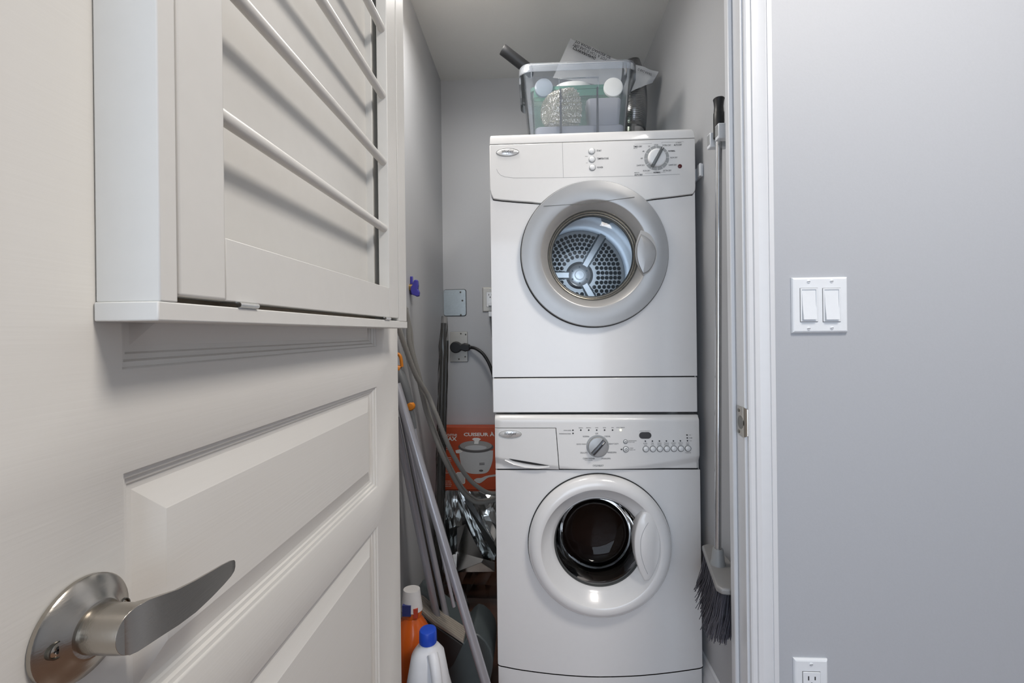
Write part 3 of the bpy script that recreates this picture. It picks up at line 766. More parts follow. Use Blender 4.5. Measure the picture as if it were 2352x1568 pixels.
# drawer pull: a dark finger slot above a scooped lip
sl = MB(); up_ = sp2([(1169, 1053), (1200, 1058), (1232, 1063.5), (1259, 1068.6)]); dn_ = sp2([(1259, 1068.6), (1235, 1067.8), (1205, 1063.5), (1180, 1058), (1169, 1053)])
yq = YF - .0128
sl.prism([G(x, y, yq) for x, y in up_ + dn_[1:-1]], yq - .0004, yq + .004)
sl.build('finger_slot', 'dark_gap', parent=drw, smooth=0)
sc2 = MB(); rg = []
for k in range(9):
    t = k / 8; row = []
    for (px, pt, pb) in [(1160, 1053, 1057), (1180, 1058.5, 1066), (1205, 1064, 1073), (1235, 1068.5, 1075.5), (1262, 1069.6, 1072)]:
        py = pt + (pb - pt) * t; q = G(px, py, YF - .012); row.append((q[0], YF - .0122 + .0016 * math.sin(PI * t) - .0012 * t - .0006, q[1]))
    rg.append(row)
sc2.add([p for r in rg for p in r], [(j * 5 + i, j * 5 + i + 1, (j + 1) * 5 + i + 1, (j + 1) * 5 + i) for j in range(8) for i in range(4)])
sc2.build('pull_lip', 'console_white', parent=drw, smooth=60)
badge(was, 1172, 996.5, YF - .0122)
yt = YF - .0128; tx = MB()
for a in [('DOOR LOCKED', 1303.4, 988.2, 17, 2.5, .006), ('DRAINING/UNLOCKING', 1297.8, 995.8, 27, 2.5, .006), ('SENSING', 1334.1, 982.4, 9.5, 1.9, .006), ('PREWASH', 1352, 982.2, 10.5, 1.9, .006), ('WASH', 1370.5, 982, 7, 1.9, .006), ('RINSE', 1388.6, 982, 6.6, 1.9, .006), ('SPIN', 1407, 981.9, 5, 1.9, .006), ('CYCLE COMPLETE', 1425.3, 981.6, 19, 1.9, .004),
          ('OFF', 1370.7, 995.4, 6.4, 3.2, 0), ('NORMAL', 1346.5, 1002, 15, 3.4, 0), ('CASUAL', 1395, 1001.7, 14, 3.4, 0), ('QUICK WASH', 1335, 1019.9, 21.5, 3.5, 0), ('HEAVY DUTY', 1409.7, 1019, 22, 3.5, 0), ('DELICATE', 1341.3, 1039.4, 16, 3.5, 0), ('RINSE/SPIN', 1405.7, 1038.8, 19.6, 3.5, 0),
          ('CLEAN WASHER', 1352.5, 1052.7, 27, 3.4, .006), ('WITH CLEANER', 1352, 1056.7, 18, 1.5, 0), ('DRAIN/SPIN', 1391.6, 1052.7, 21, 3.4, 0), ('CYCLE SELECT', 1374, 1069, 24.4, 3.6, .006),
          ('CANCEL/DRAIN', 1452.5, 1012, 18, 2, 0), ('HOLD 3 SEC', 1450.5, 1015.2, 14, 1.9, 0), ('START', 1450.5, 1029, 8.6, 2.2, 0), ('HOLD 3 SEC', 1453, 1032.8, 13, 1.9, 0), ('ESTIMATED TIME REMAINING', 1481.5, 989.6, 24, 1.5, 0),
          ('HOT', 1585.2, 998.8, 4.4, 1.8, 0), ('WARM', 1586.2, 1005.4, 6.8, 2, .004), ('COLD', 1586, 1012, 5, 1.8, 0), ('TEMPERATURE', 1580.4, 1039.6, 13, 1.6, 0)]:
    T(tx, *a[:5], yt, a[5])
for (px, l1, l2) in [(1482.6, 'EXTRA', 'WASH'), (1498.7, 'PRE', 'WASH'), (1514.8, 'EXTRA', 'RINSE'), (1531, 'WRINKLE', 'RELEASE'), (1547, 'EXTENDED', 'SPIN'), (1563.2, 'GENTLE', 'SPIN'), (1579.4, 'WASH', 'TEMP')]:
    T(tx, l1, px, 1017.8 - (px - 1482) * .008, min(11, 1.7 * len(l1)), 2.1, yt); T(tx, l2, px, 1021.7 - (px - 1482) * .008, min(10, 1.7 * len(l2)), 2.1, yt)
tx.build('printed_lettering', 'print_dark', parent=was, smooth=0, kind='stuff')['label'] = 'small dark control lettering'
for (px, py, r_) in [(1316, 987.8, 1.7), (1316.2, 995, 1.7)] + [(x, 987.4, 1.7) for x in (1334.1, 1352.3, 1370.6, 1388.7, 1407)] + [(1427.3, 1031.7, 1.6)] + [(x, 1012.8 - i * .12, 1.6) for i, x in enumerate((1482.3, 1498.5, 1514.6, 1530.6, 1546.8, 1562.7))] + [(1578, 998.8, 1.6), (1578.5, 1005.4, 1.6), (1579, 1012, 1.6)]:
    MB().puck(G(px, py, YF - .0125), r_ / PX, YF - .0132, YF - .011, 12, edge=.0003).build('indicator_light', 'print_dark', parent=was, smooth=0)
li = MB().puck(G(1425.5, 987.4, YF - .0125), 2.2 / PX, YF - .0134, YF - .011, 14, edge=.0003).build('indicator_light', 'lamp_lit', parent=was, smooth=0); li['label'] = 'lit pale yellow cycle light'
kc = G(1372.8, 1024.7, YF - .013)
MB().lathe(kc, [(25.5 / PX, YF - .0118), (25 / PX, YF - .0132), (22.5 / PX, YF - .0136)], 48).build('knob_collar', 'mid_grey_plastic', parent=was, smooth=50)
kn = MB().lathe(kc, [(21.6 / PX, YF - .012), (21.6 / PX, YF - .022), (20.6 / PX, YF - .0245), (15 / PX, YF - .0255), (.0001, YF - .026)], 48).build('knob', 'ring_silver', parent=was, smooth=50)
a_ = math.atan2(950 - 580, 1405 - 1075)
blade(kc, a_, 21.0 / PX, 4.6 / PX, YF - .034, YF - .022).build('knob_grip', 'knob_blade_dark', parent=kn, smooth=50)
pm = MB(); cc = (kc[0] + 15.5 / PX * math.cos(a_), kc[1] + 15.5 / PX * math.sin(a_) - .0008)
line(pm, [(cc[0] - .0042 * math.cos(a_), cc[1] - .0042 * math.sin(a_)), (cc[0] + .0042 * math.cos(a_), cc[1] + .0042 * math.sin(a_))], .0022, YF - .0362)
pm.build('pointer_mark', 'print_white', parent=kn, smooth=0)
for px, py, r_ in [(1436.7, 1013.9, 4.4), (1437.5, 1031.5, 6.3)] + [(1483.4 + 16.12 * i, 1031 - i * .2, 6.5) for i in range(7)]:
    c = G(px, py, YF - .0125)
    b = MB().puck(c, (r_ + .6) / PX, YF - .0134, YF - .011, 28, edge=.0003).build('button_collar', 'grey_plastic', parent=was, smooth=0)
    MB().puck((c[0], c[1] + .0004), (r_ - .7) / PX, YF - .0165, YF - .012, 28, edge=.0014).build('push_button', 'knob_white', parent=b, smooth=60)
    if px < 1440:
        e = MB(); n = 24
        e.loft([[(c[0] + q * math.cos(2 * PI * i / n), YF - .0167, c[1] + .0004 + q * math.sin(2 * PI * i / n)) for i in range(n)] for q in (.46 * r_ / PX, .33 * r_ / PX)], False, False)
        line(e, [(c[0], c[1] + .0004), (c[0] + (.0012 if r_ < 5 else 0), c[1] + .0004 + .5 * r_ / PX)], .0008, YF - .0168)
        e.build('button_mark', 'print_dark', parent=b, smooth=0)
c = G(1482, 999.6, YF - .0125); hw, hh = 13.6 / PX, 7.4 / PX
dp = [(c[0] + sgn * (hw - hh) + hh * math.cos(a), c[1] + hh * math.sin(a)) for sgn, a0 in ((1, -PI / 2), (-1, PI / 2)) for a in [a0 + PI * k / 12 for k in range(13)]]
MB().prism(dp, YF - .0134, YF - .011).build('display_window', 'display', parent=was, smooth=0, bevel=.0006)
# front panel with the door hole; lower kick panel with a bowed seam
kick = sp2([(1143.2, 1523), (1147, 1527.5), (1160, 1530.5), (1200, 1538), (1270, 1547), (1340, 1552.5), (1400, 1553.2), (1470, 1550.5), (1540, 1543.5), (1590, 1536.5), (1611, 1532.5), (1615, 1526)], 4)
kz = [G(x, y) for x, y in kick]
WHR = .19
pan = MB()
angs = []
left = [(WX0_, seamz - .0018), (WX1_, seamz - .0006)]
top_l, top_r = (WX0_, G(1140, 1079.6)[1]), (WX1_, G(1608, 1078.2)[1])
# split into two halves left and right of the door hole so that each outline is simple
cxm = wc[0]
kl = [p for p in kz if p[0] < cxm]; kr = [p for p in kz if p[0] >= cxm]
kl[0] = (WX0_, kl[0][1]); kr[-1] = (WX1_, kr[-1][1])
zmid = kl[-1][1]; tmid = (top_l[1] + top_r[1]) / 2
half_l = [top_l] + kl + [(cxm, zmid), (cxm, wc[1] - WHR)] + arc_pts(wc, WHR, -PI / 2, -3 * PI / 2, 40)[1:-1] + [(cxm, wc[1] + WHR), (cxm, tmid)]
half_r = [top_r, (cxm, tmid), (cxm, wc[1] + WHR)] + arc_pts(wc, WHR, PI / 2, -PI / 2, 40)[1:-1] + [(cxm, wc[1] - WHR), (cxm, zmid)] + kr
def front_only(mb, pts, y0, y1, skip):
    n = len(pts); vs = [(p[0], y0, p[1]) for p in pts] + [(p[0], y1, p[1]) for p in pts]
    fs_ = [tuple(range(n))] + [(i, i + n, (i + 1) % n + n, (i + 1) % n) for i in range(n) if not (abs(pts[i][0] - cxm) < 1e-6 and abs(pts[(i + 1) % n][0] - cxm) < 1e-6)]
    mb.add(vs, fs_)
front_only(pan, half_l, YF, YF + .008, 0); front_only(pan, half_r, YF, YF + .008, 0)
po = pan.build('front_panel', 'appliance_white', parent=was, smooth=30)
bm = bmesh.new(); bm.from_mesh(po.data); bmesh.ops.remove_doubles(bm, verts=bm.verts, dist=1e-5); bmesh.ops.recalc_face_normals(bm, faces=bm.faces); bm.to_mesh(po.data); bm.free()
b_ = po.modifiers.new('edge', 'BEVEL'); b_.width = .0012; b_.segments = 2; b_.limit_method = 'ANGLE'; b_.angle_limit = math.radians(40)
kp = [(x, z_ - .0026) for x, z_ in kz]; kp[0] = (WX0_ + .0015, kp[0][1]); kp[-1] = (WX1_ - .0015, kp[-1][1])
MB().prism(kp + [(WX1_ - .0015, .016), (WX0_ + .0015, .016)], YF + .001, YF + .008).build('kick_panel', 'appliance_white', parent=was, smooth=30, bevel=.0012)
# washer door
wd = MB().lathe(wc, [(WR - .006, YF + .006), (WR - .006, YF - .001), (WR - .0006, YF - .003), (WR, YF - .012), (WR - .003, YF - .021), (WR - .010, YF - .029), (WR - .021, YF - .0335), (.172, YF - .034), (.168, YF - .0325), (.166, YF - .030), (.158, YF - .019), (.140, YF - .003), (.1300, YF + .006), (.1285, YF + .010)], 128).build('door_ring', 'appliance_white', parent=was, smooth=30)
wd['label'] = 'glossy white round door ring of the washer'
MB().lathe(wc, [(WR + .0018, YF - .0004), (WR + .0018, YF - .0046), (WR - .003, YF - .0050), (WR - .003, YF - .0004)], 128).build('door_gap_shade', 'dark_gap', parent=was, smooth=40)  # dark band painted as the shade between door ring and panel
# grip bulge on the right of the ring
gl = sp2([(1474, 1172), (1464, 1192), (1456.5, 1222), (1455, 1248), (1458, 1276), (1466, 1304), (1479, 1330)], 6)
cpx = (1375.7, 1248.7)
def polar(r_px, a): return (cpx[0] + r_px * math.cos(a), cpx[1] - r_px * math.sin(a))
ga0 = math.atan2(1248.7 - 1330, 1479 - 1375.7); ga1 = math.atan2(1248.7 - 1172, 1474 - 1375.7)
outer = [polar(138, ga0 + (ga1 - ga0) * k / 24) for k in range(25)]
og = gl + outer[1:-1]
rings = []
for sc_, yy in [(1.0, YF + .004), (1.0, YF - .0285), (.975, YF - .0325), (.93, YF - .0345)]:
    cg = (1492, 1250)
    rings.append([(lambda q: (q[0], yy, q[1]))(G(cg[0] + (x - cg[0]) * sc_, cg[1] + (y - cg[1]) * sc_, YF - .02)) for x, y in og])
gb_ = MB().loft(rings, True, True).build('door_grip', 'appliance_white', parent=wd, smooth=50)
cr = MB(); line(cr, [G(x, y, YF - .035) for x, y in sp2([(1489, 1200), (1477, 1222), (1471.5, 1245), (1473, 1275), (1480, 1300), (1488, 1318)])], .0011, YF - .0349)
cr.build('grip_crease', 'mid_grey_plastic', parent=gb_, smooth=0)
MB().lathe(wc, [(.1290, YF + .008), (.1265, YF + .011), (.1265, YF + .016), (.1240, YF + .018)], 80).build('bezel', 'rubber', parent=wd, smooth=40)
MB().lathe(wc, [(.1250, YF + .017), (.1215, YF + .030), (.117, YF + .062), (.108, YF + .088), (.092, YF + .104), (.060, YF + .113), (.0001, YF + .115)], 72).build('glass_bowl', 'dark_pane', parent=wd, smooth=60)
MB().lathe(wc, [(.205, YF + .03), (.160, YF + .03), (.150, YF + .045), (.146, YF + .06), (.150, YF + .072), (.138, YF + .082), (.132, YF + .094), (.136, YF + .104), (.165, YF + .108)], 72).build('door_boot', 'rubber', parent=was, smooth=50)
MB().lathe(wc, [(.145, YF + .112), (.23, YF + .118), (.235, YF + .14), (.235, YF + .42), (.22, YF + .44), (.0001, YF + .44)], 64).build('drum', 'washer_steel', parent=was, smooth=40)
lau = MB()
rings = []
for k in range(9):
    t = k / 8; a = PI * t
    rings.append([(wc[0] + .17 * math.sin(a) * math.cos(2 * PI * j / 20) * (1 + .12 * noise.noise(Vector((j * .9, k * .8, 1)))), YF + .28 + .12 * math.sin(a) * math.sin(2 * PI * j / 20), wc[1] - .08 - .10 * math.cos(a) * (1 + .15 * noise.noise(Vector((j * .7, k, 5))))) for j in range(20)])
lau.loft(rings).build('laundry_heap', 'laundry_brown', parent=was, smooth=60)  # brown laundry lying in the drum

# ================================================================== things on top of the dryer
ZT = DZ1
# clear storage bin
BY0, BY1 = 1.42, 1.70
bl_, br_ = at(1191, 160, BY0).x, at(1466, 160, BY0).x
zr = at(1330, 140, BY0).z
bx = (bl_ + br_) / 2; bw = (br_ - bl_) / 2
def rrect(cx_, cy_, hw, hd, r, z_, n=6):
    out = []
    for sx, sy, a0 in ((1, 1, 0), (-1, 1, PI / 2), (-1, -1, PI), (1, -1, 3 * PI / 2)):
        for k in range(n + 1):
            a = a0 + PI / 2 * k / n; out.append((cx_ + sx * (hw - r) + r * math.cos(a), cy_ + sy * (hd - r) + r * math.sin(a), z_))
    return out
by = (BY0 + BY1) / 2; bd_ = (BY1 - BY0) / 2
bn = thing('storage_bin', (bx, by, ZT), 'clear lidless plastic storage bin full of glassware on top of the dryer', 'storage bin')
hwb, hdb = bw - .036, bd_ - .03
bin_ = MB().loft([rrect(bx, by, hwb, hdb, .022, ZT + .0005), rrect(bx, by, bw - .014, bd_ - .012, .03, zr - .006), rrect(bx, by, bw - .0162, bd_ - .0142, .03, zr - .006), rrect(bx, by, hwb - .0022, hdb - .0022, .02, ZT + .003)])
bin_.build('tub', 'bin_plastic', parent=bn, smooth=45)
rim = MB().loft([rrect(bx, by, bw - .015, bd_ - .013, .03, zr - .004), rrect(bx, by, bw - .013, bd_ - .011, .032, zr), rrect(bx, by, bw - .003, bd_ - .002, .036, zr), rrect(bx, by, bw, bd_, .038, zr - .004), rrect(bx, by, bw + .0005, bd_ + .0005, .038, zr - .027), rrect(bx, by, bw - .0022, bd_ - .0022, .037, zr - .027), rrect(bx, by, bw - .0026, bd_ - .0026, .036, zr - .006)], closed=True)
rim.build('rim', 'rim_plastic', parent=bn, smooth=45)
for sx in (-1, 1):
    MB().box(bx + sx * (bw - .004) - .003, bx + sx * (bw - .004) + .003, by - .11, by + .02, zr - .050, zr - .0265).build('handle_lip', 'rim_plastic', parent=bn, bevel=.001)
for sx in (-1, 1):
    x_ = bx + sx * (bw - .040)
    MB().box(x_ - .0015, x_ + .0015, BY0 - .0002, BY0 + .009, zr - .045, zr - .006).build('rim_rib', 'rim_plastic', parent=bn)

zb = ZT + .0035
# grey tub low in the bin that carries the loose glassware
tb0, tb1 = at(1226, 280, 1.53).x, at(1430, 280, 1.53).x; ztub = at(1330, 304, 1.53).z
tag(MB().loft([rrect((tb0 + tb1) / 2, 1.532, (tb1 - tb0) / 2 - .012, .050, .015, zb), rrect((tb0 + tb1) / 2, 1.532, (tb1 - tb0) / 2 - .004, .056, .018, ztub - .004), rrect((tb0 + tb1) / 2, 1.532, (tb1 - tb0) / 2 - .008, .052, .016, ztub)]).build('plastic_tub', 'lilac_plastic', origin=((tb0 + tb1) / 2, 1.532, zb), smooth=40), 'low wide grey tub at the bottom of the bin under the glass bowl', 'container')
# tall glass dish at the back with a green tinted rim
gd0, gd1 = at(1219, 250, 1.60).x, at(1430, 250, 1.60).x
gz = at(1330, 199, 1.60).z; gcx = (gd0 + gd1) / 2; ghw = (gd1 - gd0) / 2
dish = thing('glass_dish', (gcx, 1.632, zb), 'rectangular green-tinted glass dish at the back of the clear bin', 'glass dish')
MB().loft([rrect(gcx, 1.632, ghw - .016, .030, .012, zb), rrect(gcx, 1.632, ghw - .002, .038, .018, gz - .010), rrect(gcx, 1.632, ghw - .006, .034, .016, gz - .010), rrect(gcx, 1.632, ghw - .020, .026, .010, zb + .004)]).build('dish_body', 'green_glass', parent=dish, smooth=45)
MB().loft([rrect(gcx, 1.632, ghw, .040, .018, gz - .012), rrect(gcx, 1.632, ghw + .001, .041, .018, gz), rrect(gcx, 1.632, ghw - .006, .034, .016, gz), rrect(gcx, 1.632, ghw - .007, .033, .016, gz - .012)], closed=True).build('dish_rim', 'green_edge', parent=dish, smooth=45)
zg2 = at(1330, 222, 1.60).z
MB().box(gcx - ghw + .012, gcx + ghw - .012, 1.5935, 1.5945, zg2, gz - .012).build('dish_band', 'green_edge', parent=dish)
# clear acrylic holder
a0x, a1x = at(1283.5, 240, 1.455).x, at(1376, 240, 1.455).x; az = at(1330, 177.5, 1.455).z
ac = thing('acrylic_holder', ((a0x + a1x) / 2, 1.462, zb), 'clear upright acrylic holder with dark edges in front inside the bin', 'acrylic holder')
MB().box(a0x + .004, a1x - .004, 1.4555, 1.4575, zb, az - .002).build('front_sheet', 'acrylic', parent=ac)
for q0, q1 in ((a0x, a0x + .0105), (a1x - .0105, a1x)):
    MB().prism([(q0 + .002, zb), (q1 - .001, zb), (q1 - .002, az - .032), (q0 + .004, az - .032)], 1.4545, 1.470).build('side_edge', 'acrylic_edge', parent=ac, bevel=.001)
MB().box(a0x, a1x, 1.4545, 1.4590, az - .003, az).build('top_edge', 'rim_plastic', parent=ac)
for q0 in (a0x, a1x - .003): MB().box(q0, q0 + .003, 1.4545, 1.4590, az - .032, az - .003).build('upright_edge', 'rim_plastic', parent=ac)
# pressed glass bowl lying on its side facing out
pb_ = at(1254, 258, 1.500)
pg = MB(); axis = Vector((.90, .40, .16)).normalized(); u_, v_ = ortho(axis)
rings = []
prof_ = [(.0005, .004), (.010, .004), (.012, .001), (.016, .001), (.018, .005), (.026, .005), (.028, 0), (.033, 0), (.036, .006), (.043, .012), (.050, .026), (.054, .044), (.0575, .064), (.0585, .078), (.056, .080), (.0535, .064), (.050, .046), (.045, .028), (.034, .014), (.0005, .012)]
for i, (r_, t) in enumerate(prof_):
    ring = []
    for k in range(96):
        a = 2 * PI * k / 96; fl_a = .055 if 8 <= i <= 13 else (.03 if i > 13 else 0)
        q = 1.22 * r_ * (1 + fl_a * math.sin(a * 24) + (.012 * noise.noise(Vector((k * .4, i * .7, 2))) if i > 6 else 0))
        ring.append(pb_ + axis * (t * 1.2) + (u_ * math.cos(a) + v_ * math.sin(a)) * q)
    rings.append(ring)
pg.loft(rings)
tag(pg.build('pressed_glass_bowl', 'pressed_glass', origin=pb_ - Vector((0, 0, .05)), smooth=25), 'fluted clear pressed-glass bowl lying on its side in the bin', 'glass bowl')
# lids and boxes inside the bin
def lid_disc(name, px, py, Y, r, m_, label, thick=.010, tilt=0.0):
    c = at(px, py, Y); mb = MB()
    mb.lathe((c.x, c.z), [(.0001, Y), (r - .004, Y), (r - .001, Y + .001), (r, Y + .003), (r, Y + thick), (.0001, Y + thick)], 48)
    return tag(mb.build(name, m_, origin=(c.x, Y, c.z - r), smooth=40), label, 'lid', 'container lids in the bin')
lid_disc('container_lid', 1249, 200, 1.578, .032, 'lid_cloudy', 'cloudy round lid standing upright at the left end of the bin')
lid_disc('container_lid', 1409, 199, 1.578, .033, 'lid_white', 'opaque white round lid standing upright at the right end of the bin')
c = at(1316, 190.5, 1.632); c.z = gz + .0095; mb = MB()
mb.loft([[(c.x + r_ * math.cos(2 * PI * k / 40), c.y + .62 * r_ * math.sin(2 * PI * k / 40), c.z + h_) for k in range(40)] for r_, h_ in ((.052, -.009), (.061, -.008), (.062, .008), (.058, .0095))])
tag(mb.build('container_lid', 'lid_white', origin=c - Vector((0, 0, .009)), smooth=40), 'white lid lying flat across the glass dish in the bin', 'lid', 'container lids in the bin')
t0, t1 = at(1346, 270, 1.545).x, at(1424, 270, 1.545).x; tz_ = at(1380, 226, 1.52).z
MBt = MB().loft([rrect((t0 + t1) / 2, 1.548, (t1 - t0) / 2 - .008, .030, .012, ztub + .0005), rrect((t0 + t1) / 2, 1.548, (t1 - t0) / 2, .034, .014, tz_ - .004), rrect((t0 + t1) / 2, 1.548, (t1 - t0) / 2 - .004, .031, .012, tz_)])
tag(MBt.build('food_container', 'lilac_plastic', origin=((t0 + t1) / 2, 1.548, ztub), smooth=40), 'lilac grey food container to the right of the glass bowl in the bin', 'container')

# black vacuum wand
wnd = thing('vacuum_wand', at(1222, 178, 1.475), 'black hollow vacuum tube poking out over the bin rim', 'vacuum tube')
p0, p1 = at(1154, 113, 1.442), at(1212, 158, 1.468); d = (p1 - p0).normalized()
mb = MB(); mb.tube([p0, p0 + d * .002, p0 + d * .02, p1], [.0166, .0175, .0172, .0178], 24, caps=False)
mb.tube([p0, p0 + d * .05], [.0128, .0126], 24, caps=False)
u_, v_ = ortho(d)
mb.loft([[p0 + (u_ * math.cos(2 * PI * k / 24) + v_ * math.sin(2 * PI * k / 24)) * r_ for k in range(24)] for r_ in (.0166, .0128)], False, False)
mb.build('tube', 'black_plastic', parent=wnd, smooth=40, normals=False)
mb = MB(); e = at(1222, 172, 1.474)
mb.tube([p1 - d * .004, at(1216, 164, 1.472), at(1219, 176, 1.475)], [.0180, .0165, .0085], 18)
mb.build('crevice_nozzle', 'black_plastic', parent=wnd, smooth=40)

# translucent plastic bags with warning print
def film(name, corners, nu, nv, amp, seed, thick=.0012):
    """crumpled film through four corner points (bilinear), two-sided with thickness"""
    A, B, C_, D = [Vector(c) for c in corners]; rows_ = []
    for j in range(nv + 1):
        row = []
        for i in range(nu + 1):
            u, v = i / nu, j / nv
            p = (A * (1 - u) + B * u) * (1 - v) + (D * (1 - u) + C_ * u) * v
            p = p + Vector((0, 1, 0)) * amp * noise.noise(Vector((u * 3.2 + seed, v * 2.6, seed)))
            row.append(p)
        rows_.append(row)
    W_ = nu + 1; mb = MB(); n = W_ * (nv + 1)
    pts = [p for r in rows_ for p in r]
    mb.add(pts + [p + Vector((0, thick, 0)) for p in pts],
           [(j * W_ + i, j * W_ + i + 1, (j + 1) * W_ + i + 1, (j + 1) * W_ + i) for j in range(nv) for i in range(nu)] +
           [(n + j * W_ + i, n + (j + 1) * W_ + i, n + (j + 1) * W_ + i + 1, n + j * W_ + i + 1) for j in range(nv) for i in range(nu)])
    bd = [j * W_ for j in range(nv + 1)] + [nv * W_ + i for i in range(1, W_)] + [j * W_ + nu for j in range(nv - 1, -1, -1)] + [i for i in range(nu - 1, 0, -1)]
    L = len(bd); mb.f += [(bd[i], bd[(i + 1) % L], n + bd[(i + 1) % L], n + bd[i]) for i in range(L)]
    return mb
YP = 1.665
bag = thing('plastic_bag', at(1345, 230, YP), 'translucent plastic bag with warning print sticking up out of the bin', 'plastic bag')
film('film', [at(1310, 88, YP), at(1430, 142, YP), at(1425, 204, YP - .01), at(1270, 178, YP - .01)], 18, 14, .010, 3).build('bag_film', 'bag_film', parent=bag, smooth=60)
wt = MB()
def flip_text(mb, s, px, py, w_, h_, Y, ang, bold=0.0):
    """print seen from the back of the film: turned over top to bottom, running down to the right"""
    vs, fs_ = glyphs(s, bold); c = at(px, py, Y); k = 1040 / Y
    ca, sa = math.cos(ang), math.sin(ang)
    pts = []
    for u, v in vs:
        X, Z = u * w_ / k, -v * h_ / k
        pts.append((c.x + X * ca - Z * sa, Y, c.z + X * sa + Z * ca))
    mb.add(pts, fs_)
an = math.radians(-27.5)
YT = YP - .0125
flip_text(wt, 'WARNING', 1347, 124.5, 46, 6.4, YT, an, .03)
flip_text(wt, 'THIS BAG IS NOT A TOY', 1355, 121.5 - 2, 86, 6.4, YT, an, .006)
flip_text(wt, 'TO AVOID DANGER OF', 1362, 113.5, 90, 6, YT, an, .02)
for (a, b) in (((1316, 112), (1321, 105)), ((1321, 105), (1325, 116)), ((1325, 116), (1316, 112))):
    pa, pb = at(a[0], a[1], YT), at(b[0], b[1], YT); line(wt, [(pa.x, pa.z), (pb.x, pb.z)], .0022, YT)
wt.build('warning_print', 'print_dark', parent=bag, smooth=0)
bag2 = thing('plastic_bag', at(1470, 205, 1.70), 'translucent plastic bag corner drooping outside the bin beside the duct', 'plastic bag')
film('film', [at(1440, 142, 1.71), at(1513, 165, 1.70), at(1500, 188, 1.70), at(1440, 214, 1.70)], 14, 10, .008, 11).build('bag_film', 'bag_film', parent=bag2, smooth=60)
wt = MB(); flip_text(wt, 'O BAG AWAY', 1481, 165, 34, 5.4, 1.688, math.radians(-24), .006); wt.build('warning_print', 'print_dark', parent=bag2, smooth=0)

# flexible foil duct
path = spline([at(1452, 302, 1.775), at(1455, 262, 1.78), at(1455, 222, 1.785), at(1451, 185, 1.79), at(1440, 152, 1.79)], 22)
path[0].z = ZT + .001
rr = [.0508 if i % 2 == 0 else .0462 for i in range(len(path))]
tag(MB().tube(path, rr, 40).build('foil_duct', 'duct_foil', origin=(path[0].x, path[0].y, ZT), smooth=25), 'silver ribbed flexible vent duct standing behind the bin', 'duct')

# ================================================================== room wall: switch and outlet
def plate_box(x0, x1, z0, z1, y, t=.0062, inset=.004):
    mb = MB(); rings = []
    for ins, yy in ((0, y), (0, y - t * .35), (inset * .45, y - t * .8), (inset, y - t)):
        rings.append([(x0 + ins, yy, z0 + ins), (x1 - ins, yy, z0 + ins), (x1 - ins, yy, z1 - ins), (x0 + ins, yy, z1 - ins)])
    return mb.loft(rings)
def screw(parent, c, y, r=.0036, m_='device_white', ang=.1):
    s_ = MB().puck(c, r, y - .001, y, 16, edge=.0004).build('screw', m_, parent=parent, smooth=50)
    q = MB(); line(q, [(c[0] - r * .85 * math.cos(ang), c[1] - r * .85 * math.sin(ang)), (c[0] + r * .85 * math.cos(ang), c[1] + r * .85 * math.sin(ang))], .0009, y - .0011); q.build('screw_slot', 'print_dark', parent=s_, smooth=0)
sx0, sx1 = at(1816, 700, YW).x, at(1948.5, 700, YW - .006).x; sz0, sz1 = at(1882, 764, YW).z, at(1882, 637, YW).z
sw = thing('light_switch', ((sx0 + sx1) / 2, YW, sz0), 'white double rocker light switch on the grey room wall', 'light switch')
plate_box(sx0, sx1, sz0, sz1, YW).build('cover_plate', 'device_white', parent=sw, smooth=25)
for px in (1857.5, 1909.5):
    c = at(px, 700, YW - .006); hw, hh = .0168, .0336
    fr = MB(); fy = YW - .0062
    o4 = [(c.x - hw, fy, c.z - hh), (c.x + hw, fy, c.z - hh), (c.x + hw, fy, c.z + hh), (c.x - hw, fy, c.z + hh)]
    def rect_ring(h, y): return [(c.x - hw + h, y, c.z - hh + h), (c.x + hw - h, y, c.z - hh + h), (c.x + hw - h, y, c.z + hh - h), (c.x - hw + h, y, c.z + hh - h)]
    MB().loft([rect_ring(-.0008, fy - .0001), rect_ring(-.0008, fy - .0004), rect_ring(0.0002, fy - .0004), rect_ring(.0002, fy - .0001)], closed=True).build('shadow_gap', 'print_grey', parent=sw, smooth=0)
    fo = MB().loft([rect_ring(0, fy + .003), rect_ring(0, fy - .0018), rect_ring(.0028, fy - .0018), rect_ring(.0034, fy + .003)], closed=True).build('rocker_frame', 'device_white', parent=sw, bevel=.0004)
    h = .0036
    MB().add([(c.x - hw + h, fy - .0004, c.z + hh - h), (c.x + hw - h, fy - .0004, c.z + hh - h), (c.x + hw - h, fy - .0022, c.z), (c.x - hw + h, fy - .0022, c.z), (c.x - hw + h, fy - .0062, c.z - hh + h), (c.x + hw - h, fy - .0062, c.z - hh + h)] +
             [(c.x - hw + h, fy + .003, c.z + hh - h), (c.x + hw - h, fy + .003, c.z + hh - h), (c.x - hw + h, fy + .003, c.z - hh + h), (c.x + hw - h, fy + .003, c.z - hh + h)],
             [(0, 1, 2, 3), (3, 2, 5, 4), (0, 6, 7, 1), (4, 5, 9, 8), (0, 3, 4, 8, 6), (1, 7, 9, 5, 2)]).build('rocker', 'device_white', parent=sw, smooth=20, bevel=.0004)
for px, py in ((1857, 646.5), (1910, 645.5), (1857.5, 754), (1910.5, 753)):
    p = at(px, py, YW - .0062); screw(sw, (p.x, p.z), YW - .0062)

